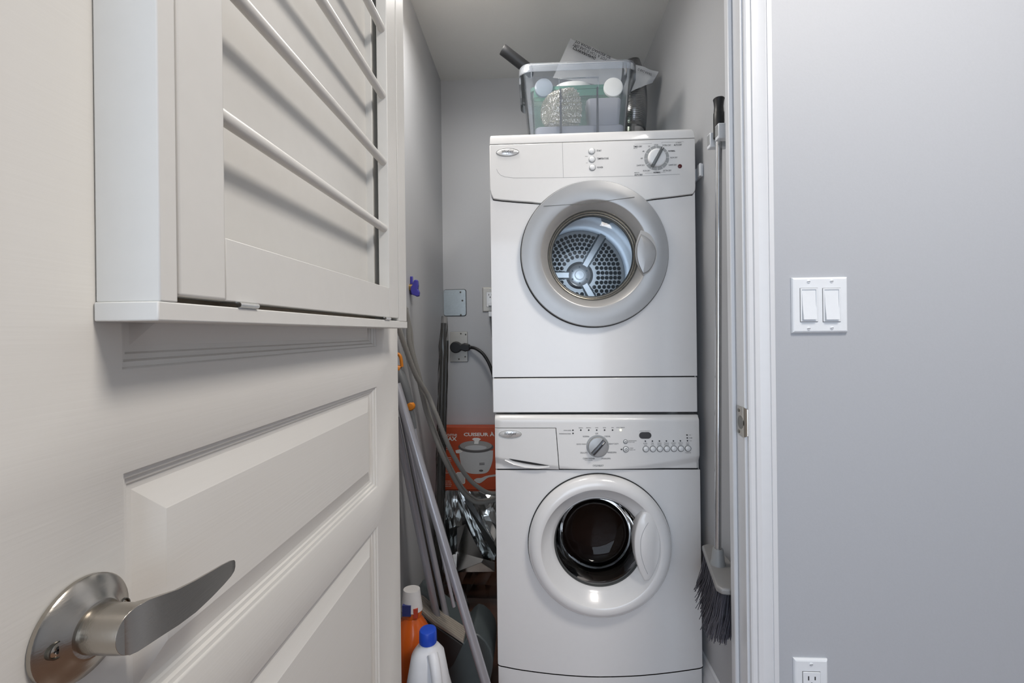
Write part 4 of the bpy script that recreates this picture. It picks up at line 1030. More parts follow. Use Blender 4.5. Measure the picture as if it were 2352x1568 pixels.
def receptacle(parent, cx_, cz, y, m_, slots=True):
    hw, hh = .0168, .0336
    MB().box(cx_ - hw - .0008, cx_ + hw + .0008, y - .0004, y, cz - hh - .0008, cz + hh + .0008).build('shadow_gap', 'print_grey', parent=parent, smooth=0)
    f = MB().box(cx_ - hw, cx_ + hw, y - .0020, y, cz - hh, cz + hh).build('receptacle_face', m_, parent=parent, bevel=.0008)
    for dz in (.0195, -.0195):
        for dx, hl in ((-.0065, .0042), (.0063, .0035)):
            MB().box(cx_ + dx - .0011, cx_ + dx + .0011, y - .0023, y - .0019, cz + dz + .002 - hl, cz + dz + .002 + hl).build('slot', 'dark_gap', parent=f, smooth=0)
        g = [(cx_ - .0003 + .0027 * math.cos(a), cz + dz - .0092 + .0027 * math.sin(a)) for a in [PI * k / 10 for k in range(11)]] + [(cx_ - .0030, cz + dz - .0112), (cx_ + .0024, cz + dz - .0112)]
        MB().prism(g, y - .0023, y - .0019).build('ground_hole', 'dark_gap', parent=f, smooth=0)
ox0, ox1 = at(1821, 1560, YW).x, at(1899, 1560, YW).x; oz1 = at(1860, 1509.5, YW).z; oz0 = oz1 - .1155
ot = thing('wall_outlet', ((ox0 + ox1) / 2, YW, oz0), 'white wall outlet low on the grey room wall', 'outlet')
plate_box(ox0, ox1, oz0, oz1, YW).build('cover_plate', 'device_white', parent=ot, smooth=25)
receptacle(ot, (ox0 + ox1) / 2 - .0005, (oz0 + oz1) / 2, YW - .0062, 'device_white')
for z_ in (oz1 - .0095, oz0 + .0095): screw(ot, ((ox0 + ox1) / 2 - .0005, z_), YW - .0062)

# ================================================================== closet back wall fittings
# blank galvanised cover
gx0, gx1 = XL + .002, at(1070.5, 700, YB).x; gz0, gz1 = at(1045, 725, YB).z, at(1045, 665.5, YB).z
bc = thing('blank_cover_plate', ((gx0 + gx1) / 2, YB, gz0), 'bare galvanised blank cover plate in the back corner', 'cover plate')
def rr2(x0, x1, z0, z1, r, n=5):
    out = []
    for cx_, cz, a0 in ((x1 - r, z1 - r, 0), (x0 + r, z1 - r, PI / 2), (x0 + r, z0 + r, PI), (x1 - r, z0 + r, 3 * PI / 2)):
        for k in range(n + 1): a = a0 + PI / 2 * k / n; out.append((cx_ + r * math.cos(a), cz + r * math.sin(a)))
    return out
MB().prism(rr2(gx0, gx1 + .0022, gz0 - .0022, gz1 + .0022, .011), YB - .0008, YB - .0002).build('edge_shade', 'dark_gap', parent=bc, smooth=0)  # slightly larger dark sheet painting the shade round the cover edge
MB().prism(rr2(gx0, gx1, gz0, gz1, .010), YB - .004, YB - .0006).build('steel_sheet', 'galvanised', parent=bc, bevel=.0012)
for px, py in ((1057.5, 671), (1058.5, 723), (1062, 690)):
    p = at(px, py, YB - .004); MB().puck((p.x, p.z), .0042, YB - .0052, YB - .004, 14).build('screw', 'chrome_dark', parent=bc)
# dryer receptacle plate with black plug
qx0, qx1 = at(1034, 800, YB).x, at(1074, 800, YB).x; qz0, qz1 = at(1055, 830.5, YB).z, at(1055, 762, YB).z
dp_ = thing('dryer_outlet', ((qx0 + qx1) / 2, YB, qz0), 'bare metal dryer outlet plate low on the closet back wall', 'outlet')
MB().prism(rr2(qx0, qx1 + .0016, qz0 - .0016, qz1 + .0010, .004), YB - .0008, YB - .0002).build('edge_shade', 'print_grey', parent=dp_, smooth=0)  # grey sheet behind the plate, drawn as its edge shadow
MB().prism(rr2(qx0, qx1, qz0, qz1, .003), YB - .0035, YB - .0006).build('steel_plate', 'plate_steel', parent=dp_, bevel=.001)
for px, py in ((1058.5, 766), (1068.5, 819), (1054, 824.5), (1069.5, 768)):
    p = at(px, py, YB - .0036); MB().puck((p.x, p.z), .0036, YB - .0046, YB - .0034, 12).build('screw', 'chrome_dark', parent=dp_)
plg = thing('power_plug', at(1049, 797, YB - .01), 'black round plug and thick cord in the metal dryer outlet', 'power cord')
pc_ = at(1049, 797, YB - .004)
mb = MB()
out = []
k_ = 1040 / (YB - .02)
for a in [math.radians(30 + 300 * k / 24) for k in range(25)]: out.append((pc_.x + 13.4 / k_ * math.cos(a), pc_.z + 13.2 / k_ * math.sin(a)))
out += [(pc_.x + 22 / k_, pc_.z - 10 / k_), (pc_.x + 32 / k_, pc_.z - 7.5 / k_), (pc_.x + 32 / k_, pc_.z + 6 / k_), (pc_.x + 20 / k_, pc_.z + 9.5 / k_)]
mb.prism(out, YB - .036, YB - .0036); mb.build('plug_head', 'black_plastic', parent=plg, bevel=.004, seg=3)
e0 = at(1080, 797.5, YB - .02)
cp = spline([e0, at(1092, 800, YB - .03), at(1108, 811, YB - .04), at(1122, 832, YB - .05), at(1132, 858, YB - .06), at(1140, 890, YB - .07), (DX0 - .004, YB - .08, 0.93), (DX0 + .03, YB - .08, .92)], 8)
MB().tube([e0 - Vector((.006, 0, 0)), e0 + Vector((.004, 0, 0))], .0085, 14).build('strain_relief', 'black_plastic', parent=plg)
MB().tube(cp, .0072, 12).build('cord', 'black_plastic', parent=plg, smooth=60)
# partly hidden duplex outlet with a white plug
hx0 = at(1108.5, 690, YB).x; hx1 = hx0 + .0715; hz0, hz1 = at(1115, 716, YB).z, at(1115, 660, YB).z
ho = thing('wall_outlet', ((hx0 + hx1) / 2, YB, hz0), 'pale outlet on the back wall half hidden behind the dryer', 'outlet')
plate_box(hx0, hx1, hz0, hz1, YB - .0002).build('cover_plate', 'plate_steel', parent=ho, smooth=25)
receptacle(ho, (hx0 + hx1) / 2, (hz0 + hz1) / 2, YB - .0064, 'device_white')
screw(ho, ((hx0 + hx1) / 2, hz1 - .0095), YB - .0064)
tp = thing('small_plug', at(1126, 708, YB - .02), 'small white plug hanging from the half hidden outlet', 'plug')
c = at(1126, 697, YB)
MB().box(c.x - .006, c.x + .018, YB - .030, YB - .0086, c.z - .012, c.z + .006).build('plug_body', 'device_white', parent=tp, bevel=.002)
c2 = at(1125.5, 722, YB - .02)
MB().box(c2.x - .006, c2.x + .012, YB - .030, YB - .014, c2.z - .010, c2.z + .013).build('plug_tail', 'device_white', parent=tp, bevel=.002)
MB().tube(spline([c2, at(1128, 745, YB - .03), at(1131, 775, YB - .04), at(1138, 800, YB - .05)], 6), .0028, 8).build('cord', 'grey_plastic', parent=tp, smooth=60)

# ------------------------------------------------------------------ water valve and braided hoses on the left wall
YV = 1.50
vc = at(938, 660, YV); vx = XL
va = thing('water_valve', (XL, YV, vc.z - .03), 'blue-handled water shut-off valve on the closet wall', 'valve')
MB().tube([(XL, YV, vc.z), (XL + .012, YV, vc.z)], .0115, 20).build('escutcheon', 'brass', parent=va)
vb = MB(); vb.box(XL + .0005, XL + .010, YV + .004, YV + .010, vc.z - .024, vc.z + .038); vb.build('back_lever', 'valve_blue', parent=va, bevel=.002)
MB().tube([(XL + .01, YV, vc.z), (XL + .030, YV, vc.z)], .0045, 12).build('stem', 'brass', parent=va)
hx = at(951, 662, YV).x
wing = [G2 for G2 in []]
wpx = [(944, 659), (948, 653), (951, 644), (954, 642), (959.5, 643), (961, 655), (960, 664), (963.5, 671), (962.5, 680), (957, 681), (953, 679), (946.5, 676.5), (943.5, 668)]
MB().prism([F(x, y, YV - .008) for x, y in wpx], YV - .013, YV + .004).build('wing_handle', 'valve_blue', parent=va, smooth=0, bevel=.003, seg=3)
def hose(name, pts, r, label):
    p = spline([at(*q) for q in pts], 8); rr = [r * (1 + .035 * (1 if i % 2 else -1)) for i in range(len(p))]
    # extra fine rings so that the braid reads
    q = []
    for i in range(len(p) - 1):
        for k in range(3): q.append(p[i].lerp(p[i + 1], k / 3))
    q.append(p[-1])
    return tag(MB().tube(q, [r * (1 + .05 * (1 if i % 2 else -1)) for i in range(len(q))], 12).build(name, 'braid', origin=p[-1], smooth=60), label, 'hose', 'braided water hoses')
hose('braided_hose', [(910, 740, 1.30), (917, 758, 1.32), (953, 857, 1.42), (983, 908, 1.50), (1001, 950, 1.53), (1035, 1033, 1.60), (1074, 1096, 1.68), (1112, 1127, 1.75), (1140, 1134, 1.80), (1160, 1134, 1.94)], .0080, 'grey braided hose ending higher at the washer, crossing over the rice cooker lid')
hose('braided_hose', [(927, 700, 1.37), (938, 740, 1.40), (941, 790, 1.42), (958, 853, 1.47), (971, 911, 1.52), (984, 960, 1.56), (1016, 1045, 1.61), (1054, 1117, 1.68), (1081, 1147, 1.73), (1103, 1154, 1.76), (1140, 1147, 1.82), (1160, 1146, 1.94)], .0080, 'grey braided hose sagging lowest in front of the red box')
hose('braided_hose', [(934, 706, 1.40), (945, 760, 1.43), (950, 806, 1.45), (966, 866, 1.50), (979, 920, 1.545), (993, 966, 1.575), (1022, 1042, 1.625), (1060, 1113, 1.695), (1087, 1141, 1.745), (1106, 1147.5, 1.775), (1140, 1141, 1.83), (1158, 1141, 1.945)], .0040, 'thin grey braided line running beside the lower hose')

# ------------------------------------------------------------------ rice cooker box on the foil parcel
YX = 1.998
x0 = XL + .006; x1 = x0 + .30; zb0 = at(1060, 1124, YX).z; zb1 = at(1060, 981, YX).z
rb = thing('rice_cooker_box', ((x0 + x1) / 2, YX + .03, zb0), 'red-orange rice cooker carton on the foil parcel', 'carton')
MB().box(x0, x1, YX, YX + .060, zb0, zb1).build('carton', 'box_orange', parent=rb, bevel=.0015)
yp = YX - .0008
def H(px, py): return F(px, py, yp)
w1 = MB()
def TT(mb, s, px, py, w_, h_, bold=0, left=False):
    c = H(px, py); k = 1040 / yp; text(mb, s, c, w_ / k, h_ / k, yp, bold)
TT(w1, 'CUISEUR À RIZ', 1113, 996.5, 97, 10, .03); w1.build('title_lettering', 'print_white', parent=rb, smooth=0)
w1 = MB(); TT(w1, 'home', 1034.5, 997.5, 31, 9, 0); w1.build('brand_lettering', 'print_white', parent=rb, smooth=0)
w1 = MB(); TT(w1, 'MAX', 1034, 1007.5, 31, 9, .035); w1.build('brand_lettering', 'print_white', parent=rb, smooth=0)
for j, n in enumerate((3, 3, 3, 4)):
    w1 = MB()
    for q in range(n):
        s_ = ['Cuisson facile', 'Tient au chaud', 'Arret auto', 'Panier vapeur'][(j + q) % 4]
        TT(w1, s_, 1029 if q else 1027, 1023.5 + 27 * j + q * 4.0, 15 if q % 2 else 17, 2.3, .02)
    w1.build('small_print', 'print_white', parent=rb, smooth=0, kind='stuff')
def flat(pts, m_, nm, dy=0.0, par=None):
    return MB().prism([H(x, y) for x, y in pts], yp - .0002 - dy, yp + .0002 - dy).build(nm, m_, parent=par or rb, smooth=0)
pot = flat(sp2([(1054.5, 1036), (1058, 1062), (1066, 1078), (1078, 1086.5), (1100, 1088), (1118, 1085), (1126, 1074), (1131.5, 1056), (1132.5, 1034)], 4), 'pot_grey', 'cooker_picture')
flat(sp2([(1046, 1034), (1054, 1032), (1062, 1031), (1062, 1037), (1054, 1040.5), (1047.5, 1040)], 3), 'print_white', 'picture_handle', .0002, pot)
def ell(cx_, cy_, a, b, n=30): return [(cx_ + a * math.cos(2 * PI * k / n), cy_ + b * math.sin(2 * PI * k / n)) for k in range(n)]
flat(ell(1093, 1026, 40.5, 13.5), 'pot_dark', 'picture_lid_rim', .0004, pot)
flat(ell(1093, 1023, 37, 11.3), 'pot_mid', 'picture_lid', .0008, pot)
flat(ell(1093, 1027.5, 25, 5.5), 'pot_grey', 'picture_lid_glare', .0012, pot)
flat([(1084, 1008), (1089, 1005), (1099, 1005), (1105, 1008), (1100, 1012), (1099, 1019), (1089, 1019), (1090, 1012)], 'print_white', 'picture_knob', .0016, pot)
cup = flat(rr2(1047.5, 1068.5, 1084, 1111, 4), 'print_white', 'cup_picture', .0002)
flat(rr2(1049, 1067, 1085.5, 1109.5, 3.5), 'pot_grey', 'cup_fill', .0006, cup)
flat(sp2([(1088, 1102), (1095, 1098), (1106, 1097), (1117, 1092.5), (1140, 1089), (1140, 1093), (1122, 1096), (1112, 1103), (1102, 1109.5), (1094, 1107.5)], 3), 'pot_grey', 'spoon_picture', .0002)
for k in range(2): flat([(1101, 1063 + 3 * k), (1113, 1062.4 + 3 * k), (1113, 1064 + 3 * k), (1101, 1064.6 + 3 * k)], 'pot_dark', 'picture_mark', .0004, pot)
flat(ell(1105, 1080.5, 5, 2.4, 16), 'pot_dark', 'picture_switch', .0004, pot)

# ------------------------------------------------------------------ crumpled foil parcel that carries the carton
fx0, fx1, fy0, fy1 = XL + .008, WX0_ - .006, 1.85, 2.05
ftop = zb0 - .0005
fb = thing('foil_parcel', ((fx0 + fx1) / 2, (fy0 + fy1) / 2, 0), 'crumpled silver foil bag on the floor under the rice cooker carton', 'foil bag')
mb = MB(); rings = []
for j in range(9):
    t = j / 8; z_ = .001 + (ftop - .001) * t; ring = []
    for k in range(40):
        s_ = k / 10; side = int(s_) % 4; f_ = s_ - int(s_)
        cs = [(fx0, fy0), (fx1, fy0), (fx1, fy1), (fx0, fy1)]; a, b = cs[side], cs[(side + 1) % 4]
        x, y = a[0] + (b[0] - a[0]) * f_, a[1] + (b[1] - a[1]) * f_
        q = .012 * (noise.noise(Vector((x * 25, y * 25, z_ * 16))) + 1) * (1 if 0 < j < 8 else .2)
        dv = Vector(((fx0 + fx1) / 2 - x, (fy0 + fy1) / 2 - y)).normalized()
        ring.append((x + dv.x * q, y + dv.y * q, z_))
    rings.append(ring)
mb.loft(rings).build('bag_body', 'foil', parent=fb, smooth=0)
# pleated front: folds run from the gathered top and fan out to the right
pleats = [((1008, 1128), (1010, 1240)), ((1016, 1127), (1018, 1252)), ((1022, 1127), (1024, 1262)), ((1027, 1126), (1029, 1272)), ((1031, 1126), (1034, 1279)), ((1036, 1126), (1040, 1275)), ((1040, 1126), (1045, 1270)), ((1044, 1126), (1051, 1267)), ((1047, 1126), (1075, 1273)), ((1051, 1126), (1100, 1280)), ((1054, 1126), (1111, 1283)), ((1060, 1126), (1120, 1287)), ((1066, 1127), (1128, 1288)), ((1074, 1128), (1136, 1287)), ((1086, 1128), (1142, 1262)), ((1098, 1128), (1143, 1225)), ((1112, 1128), (1143, 1185)), ((1126, 1128), (1143, 1150)), ((1143, 1128), (1143, 1130))]
NV = 7; pl = MB(); grid = []
for i, (a, b) in enumerate(pleats):
    row = []
    for j in range(NV + 1):
        t = j / NV
        dep = 1.840 - .072 * t ** 1.3 + (.016 * (.35 + t) if i % 2 else -.010 * (.35 + t)) + .008 * noise.noise(Vector((i * 1.7, j * .9, 6)))
        wob = 2.2 * noise.noise(Vector((i * .9, j * 1.1, 2))) * (1 if 0 < j < NV else 0)
        row.append(at(a[0] + (b[0] - a[0]) * t + wob, a[1] + (b[1] - a[1]) * t, dep))
    grid.append(row)
for row in grid:
    for p in row: p.x = min(p.x, WX0_ - .003); p.x = max(p.x, XL + .004)
n1 = NV + 1
pts = [p for r in grid for p in r]; nn = len(pts)
pl.add(pts + [p + Vector((0, .0015, 0)) for p in pts], [(i * n1 + j, (i + 1) * n1 + j, (i + 1) * n1 + j + 1, i * n1 + j + 1) for i in range(len(grid) - 1) for j in range(NV)] + [(nn + i * n1 + j, nn + i * n1 + j + 1, nn + (i + 1) * n1 + j + 1, nn + (i + 1) * n1 + j) for i in range(len(grid) - 1) for j in range(NV)])
pl.build('pleated_front', 'foil', parent=fb, smooth=0, normals=False)
st_ = MB(); A, B, C_, D = at(1066, 1150, 1.79), at(1082, 1150, 1.79), at(1136, 1246, 1.745), at(1136, 1278, 1.745)
st_.add([A, B, C_, D] + [p + Vector((0, .003, 0)) for p in (A, B, C_, D)], [(0, 1, 2, 3), (7, 6, 5, 4), (0, 4, 5, 1), (1, 5, 6, 2), (2, 6, 7, 3), (3, 7, 4, 0)])
st_.build('dark_strap', 'wrap_black', parent=fb, smooth=0)
# folded corner flaps sticking out at the front
fl_ = MB()
A, B, C_, D, E = at(1050, 1266, 1.775), at(1111, 1283, 1.74), at(1105, 1291, 1.735), at(1048, 1313, 1.735), at(1033, 1280, 1.76)
for tri in ((A, B, C_), (A, C_, D), (A, D, E)):
    nn = (tri[1] - tri[0]).cross(tri[2] - tri[0]).normalized() * .0012
    fl_.add([p + nn for p in tri] + [p - nn for p in tri], [(0, 1, 2), (5, 4, 3), (0, 3, 4, 1), (1, 4, 5, 2), (2, 5, 3, 0)])
fl_.build('folded_flap', 'foil', parent=fb, smooth=0)
fl2 = MB()
for tri in ((at(1050, 1266, 1.770), at(1111, 1283, 1.736), at(1069, 1203, 1.775)), (at(1050, 1266, 1.770), at(1069, 1203, 1.775), at(1050, 1212, 1.785)),
            (at(1048, 1313, 1.735), at(1105, 1291, 1.735), at(1136, 1312, 1.77)), (at(1105, 1291, 1.735), at(1111, 1283, 1.738), at(1136, 1312, 1.77)), (at(1111, 1283, 1.738), at(1136, 1290, 1.77), at(1136, 1312, 1.77))):
    nn = (tri[1] - tri[0]).cross(tri[2] - tri[0]).normalized() * .001
    fl2.add([p + nn for p in tri] + [p - nn for p in tri], [(0, 1, 2), (5, 4, 3), (0, 3, 4, 1), (1, 4, 5, 2), (2, 5, 3, 0)])
fl2.build('gusset', 'foil', parent=fb, smooth=0)

# wrapped dark rods in the back corner
wr = thing('wrapped_rods', at(1005, 1300, 1.68), 'dark rods in clear plastic wrap standing in the closet corner', 'wrapped rods')
def pole_pts(a, b): return [at(*a), at(*b)]
for (a, b, r_) in (((1019, 742, 1.735), (1006, 1296, 1.675), .0110), ((1026, 782, 1.74), (1013, 1296, 1.682), .0082)):
    pa, pb = pole_pts(a, b); dd_ = (pb - pa); pb = pa + dd_ * ((pa.z - .003) / (pa.z - pb.z))
    MB().tube([pa, pb], r_, 16).build('rod', 'wrap_black', parent=wr, smooth=60)
sleeve = MB(); pa, pb = at(1021, 726, 1.735), at(1007, 1300, 1.675); dd_ = pb - pa; pb = pa + dd_ * ((pa.z - .004) / (pa.z - pb.z)); rings = []
for j in range(31):
    t = j / 30; c = pa.lerp(pb, t); ring = []
    for k in range(14):
        a = 2 * PI * k / 14; r_ = (.0185 + .004 * noise.noise(Vector((k * .8, j * .55, 4)))) * (.55 + .45 * min(1, t * 12))
        ring.append((c.x + r_ * math.cos(a), c.y + r_ * math.sin(a), c.z))
    rings.append(ring)
sleeve.loft(rings); sleeve.build('clear_wrap', 'clear_wrap', parent=wr, smooth=0)
# crumpled clear bag on the floor
cb = MB(); c0 = at(1058, 1385, 1.66); rings = []
for j in range(8):
    t = j / 7; ring = []
    for k in range(14):
        a = 2 * PI * k / 14; r_ = .045 * math.sin(PI * (.12 + .8 * t)) * (1 + .55 * noise.noise(Vector((k * .9, j * .8, 9))))
        ring.append((c0.x - .01 + r_ * math.cos(a) * .8, c0.y + r_ * 1.5 * math.sin(a), .003 + .14 * t))
    rings.append(ring)
cb.loft(rings)
tag(cb.build('crumpled_plastic', 'wrap_black', origin=(c0.x, c0.y, 0), smooth=0), 'crumpled dark plastic wrapper on the floor behind the silver pole', 'wrapper')

# ================================================================== leaning poles and cleaning gear
def pole(name, a, b, r_, m_, label, cat='pole', group='poles leaning on the closet wall', ext=0.0):
    pa, pb = at(*a), at(*b); d_ = (pa - pb).normalized(); pa = pa + d_ * ext
    return tag(MB().tube([pa, pb], r_, 20).build(name, m_, origin=pb, smooth=60), label, cat, group)
# thick silver pole standing on the floor
pa, pb = at(917, 905, 1.262), at(1115, 1566, 1.222); d_ = pb - pa; pb = pa + d_ * ((pa.z - .002) / (pa.z - pb.z))
sp_ = thing('mop_pole', pb, 'thick pale silver pole leaning in front of the others', 'pole', 'poles leaning on the closet wall')
MB().tube([pa - d_.normalized() * .03, pb], .0128, 24).build('shaft', 'steel_pole', parent=sp_, smooth=60)
# dust pan with two steel tubes
du = thing('dustpan', at(1040, 1500, 1.34), 'dark grey upright dustpan with ribbed top behind the white jug', 'dustpan')
YD = 1.30
zf = .002
def dpf(px, py, Y=YD): return F(px, py, Y)
hull = [dpf(x, y) for x, y in [(943, 1396), (962, 1404), (1000, 1438), (1040, 1466), (1064, 1482), (1072, 1470), (1084, 1460), (1098, 1464), (1114, 1478), (1126, 1498), (1131, 1522), (1130, 1545), (1124, 1575)]]
hull = [(max(p[0], XL + .006), p[1]) for p in hull]
body = hull + [(hull[-1][0] - .01, zf), (XL + .02, zf), (XL + .006, hull[0][1] - .06)]
MB().prism(body, YD + .012, YD + .16).build('pan_body', 'dustpan_dark', parent=du, smooth=30, bevel=.004)
MB().prism([dpf(x, y) for x, y in [(944, 1398), (962, 1406), (1000, 1440), (1040, 1468), (1062, 1484), (1040, 1530), (1000, 1568), (944, 1568)]], YD + .004, YD + .012).build('front_lip', 'dustpan_black', parent=du, smooth=30, bevel=.002)
# ribbed top: strips that step back from the front edge
front = [at(x, y, YD + .006) for x, y in [(945, 1390), (962, 1398), (1000, 1432), (1040, 1458), (1064, 1474)]]
for p in front: p.x = max(p.x, XL + .006)
NB = 7
for k in range(NB):
    o0, o1 = .0085 * k, .0085 * (k + 1) - .0012
    mb = MB(); pts_a = [p + Vector((.0, o0, .004)) for p in front]; pts_b = [p + Vector((.0, o1, .004)) for p in front]
    n = len(front); base = pts_a + pts_b
    mb.add([tuple(p) for p in base] + [tuple(p - Vector((0, 0, .008))) for p in base],
           [(i, i + 1, n + i + 1, n + i) for i in range(n - 1)] + [(2 * n + i, 3 * n + i, 3 * n + i + 1, 2 * n + i + 1) for i in range(n - 1)] +
           [(i, 2 * n + i, 2 * n + i + 1, i + 1) for i in range(n - 1)] + [(n + i, n + i + 1, 3 * n + i + 1, 3 * n + i) for i in range(n - 1)] + [(0, n, 3 * n, 2 * n), (n - 1, 3 * n - 1, 4 * n - 1, 2 * n - 1)])
    mb.build('top_rib', 'dustpan_rib', parent=du, smooth=0)
for (a, b) in (((907, 903, 1.335), (1004, 1428, 1.345)), ((907, 868, 1.375), (1027, 1426, 1.385))):
    pass
pole('steel_tube', (912, 975, 1.288), (1006, 1428, 1.345), .0108, 'steel_pole', 'left grey steel tube rising from the dustpan top', 'tube', ext=.02)
pole('steel_tube', (915, 905, 1.305), (1027, 1424, 1.372), .0090, 'steel_pole', 'right grey steel tube rising from the dustpan top', 'tube', ext=.02)
pole('steel_tube', (925, 965, 1.335), (1016, 1424, 1.385), .0055, 'chrome_dark', 'thin dark tube between the two dustpan tubes', 'tube', ext=.03)
# grey and orange tool handle
hd = thing('tool_handle', at(962, 1010, 1.27), 'grey handle with orange loop and orange button leaning on the wall', 'handle')
YH = 1.297
def HH(px, py): return at(px, py, YH)
mb = MB(); path = [HH(*p) for p in [(914, 846), (922, 868), (931, 895), (938, 920), (941, 930)]]
mb.tube(path, [.0090, .0150, .0155, .0125, .0095], 16); mb.build('grip', 'grey_plastic', parent=hd, smooth=60)
mb = MB(); lp = spline([HH(909, 848), HH(907, 825), HH(913, 813), HH(920, 820), HH(923, 842)], 6); mb.tube(lp, .0048, 10); mb.build('hang_loop', 'orange_plastic', parent=hd, smooth=60)
mb = MB(); mb.tube([HH(912, 846), HH(920, 848)], .0105, 12); mb.build('loop_base', 'orange_plastic', parent=hd, smooth=60)
c = at(941.5, 934, YH - .012); MB().lathe((c.x, c.z), [(.0118, YH + .004), (.0118, YH - .009), (.0095, YH - .0125), (.0001, YH - .0135)], 28).build('release_button', 'orange_plastic', parent=hd, smooth=50)
mb = MB(); mb.tube([HH(940, 938), HH(946, 955), HH(951, 984)], [.010, .0095, .0080], 14); mb.build('lower_grip', 'grey_plastic', parent=hd, smooth=60)
pa, pb = HH(951, 980), HH(967, 1052); d_ = pb - pa; pb = pa + d_ * ((pa.z - .30) / (pa.z - pb.z))
MB().tube([pa, pb], .0052, 12).build('shaft', 'steel_pole', parent=hd, smooth=60)

# white jug with blue cap
YJ = 1.132
cj = at(986, 1480, YJ)
zc1 = at(984, 1444, YJ).z; zc0 = at(984, 1473, YJ).z
jg = thing('bleach_jug', (cj.x, YJ, 0), 'white plastic jug with bright blue screw cap', 'jug')
rings = []
for z_, hw, hd_, off in [(0.001, .062, .050, 0), (.006, .066, .054, 0), (.12, .066, .054, 0), (.18, .061, .051, 0), (.215, .052, .045, 0), (zc0 - .030, .040, .038, 0), (zc0 - .014, .028, .028, 0), (zc0 - .004, .0195, .0195, 0), (zc0 + .006, .0175, .0175, 0)]:
    rings.append([(cj.x - .004 + off + hw * (abs(math.cos(a)) ** .75) * (1 if math.cos(a) > 0 else -1), YJ + hd_ * (abs(math.sin(a)) ** .75) * (1 if math.sin(a) > 0 else -1), z_) for a in [2 * PI * k / 40 for k in range(40)]])
MB().loft(rings).build('body', 'jug_white', parent=jg, smooth=60)
MB().tube(spline([(cj.x + .014, YJ - .026, zc0 - .012), (cj.x + .026, YJ - .044, zc0 - .045), (cj.x + .036, YJ - .056, .19), (cj.x + .040, YJ - .058, .14), (cj.x + .036, YJ - .048, .10)], 8), .013, 16).build('jug_handle', 'jug_white', parent=jg, smooth=60)
cap = MB(); rings = []
for z_, r_ in [(zc0, .0215), (zc0 + .003, .0222), (zc1 - .005, .0215), (zc1 - .001, .0200), (zc1, .017)]:
    rings.append([(cj.x - .003 + r_ * (1 + (.012 if k % 2 else -.012)) * math.cos(2 * PI * k / 48), YJ + r_ * (1 + (.012 if k % 2 else -.012)) * math.sin(2 * PI * k / 48), z_) for k in range(48)])
cap.loft(rings); cap.build('screw_cap', 'cap_blue', parent=jg, smooth=40)

# orange bottle with a paper label at its neck
YO = 1.247
co = Vector((-.351, YO, 0))
ob = thing('orange_bottle', (co.x, YO, 0), 'orange ribbed detergent bottle with striped label beside the jug', 'bottle')
zt = at(940, 1432, YO).z
rings = []
for j, (z_, r_) in enumerate([(.001, .056), (.006, .0605), (.05, .061), (.20, .061)] + [(.208 + i * .0056, (.0605 - .00012 * i * i) * (1.008 if i % 2 else .988)) for i in range(18)] + [(.316, .028), (.326, .026)]):
    rings.append([(co.x + r_ * math.cos(2 * PI * k / 36), YO + .85 * r_ * math.sin(2 * PI * k / 36), z_) for k in range(36)])
MB().loft(rings).build('body', 'bottle_orange', parent=ob, smooth=30)
za = at(945, 1412, YO).z; zb_ = at(945, 1352, YO).z
def nb(z0, z1, r0, r1, m_, nm, par=ob): return MB().loft([[(co.x + r_ * math.cos(2 * PI * k / 24), YO + .85 * r_ * math.sin(2 * PI * k / 24), z_) for k in range(24)] for z_, r_ in ((z0, r0), (z1, r1))]).build(nm, m_, parent=par, smooth=40)
nk = nb(.322, zb_, .0300, .0230, 'label_white', 'neck_label')
zz0, zz1 = at(930, 1402, YO).z, at(930, 1378, YO).z
MB().box(co.x - .020, co.x + .004, YO - .0262, YO - .0165, zz0, zz1).build('blue_patch', 'label_blue', parent=nk)
MB().box(co.x + .010, co.x + .0215, YO - .0235, YO - .010, at(945, 1408, YO).z, at(945, 1387, YO).z).build('red_patch', 'label_red', parent=nk)

# ------------------------------------------------------------------ broom and its wall clips
XP, YBm = .455, 1.119
bt = at(1651, 226, YBm); bx_ = bt.x
zsock = at(1649, 1263, YBm).z; zgt = bt.z; zgb = at(1651, 316, YBm).z
bb_ = at(1649, 1263, YBm); bdir = (bt - bb_).normalized()
def bp_(z_): return bb_ + bdir * ((z_ - bb_.z) / bdir.z)
brm = thing('broom', (bb_.x, YBm, .41), 'broom with chrome pole and grey bristles hanging on the closet wall', 'broom')
MB().tube([bp_(zsock - .01), bp_(zgb + .01)], .0076, 24).build('pole', 'steel_bright', parent=brm, smooth=60)
gp = []
for z_, r_ in [(zgb, .0120), (zgt - .055, .0126), (zgt - .036, .0124), (zgt - .034, .0115), (zgt - .020, .0106), (zgt - .008, .0118), (zgt - .002, .0132), (zgt, .0118)]:
    gp.append([(bp_(z_).x + r_ * math.cos(2 * PI * k / 24), YBm + r_ * math.sin(2 * PI * k / 24), z_) for k in range(24)])
MB().loft(gp).build('grip', 'black_plastic', parent=brm, smooth=40)
sk = []
for z_, r_ in [(zsock + .004, .0118), (zsock, .0128), (zsock - .022, .0150), (zsock - .034, .0175)]:
    sk.append([(bp_(z_).x + r_ * math.cos(2 * PI * k / 24), YBm + r_ * math.sin(2 * PI * k / 24), z_) for k in range(24)])
MB().loft(sk).build('socket', 'mid_grey_plastic', parent=brm, smooth=40)
zpl = zsock - .034
def plate_pts(g=0.0): return [(.470 + g, 1.216 + g), (.452, 1.228 + g), (.434 - g, 1.218 + g), (.417 - g, 1.137), (.4035 - g, 1.068), (.3955 - g, 1.026 - g), (.402 - g, 1.014 - g), (.416, 1.0105 - g), (.436, 1.012 - g), (.452 + g, 1.024 - g), (.466 + g, 1.066), (.474 + g, 1.14)]
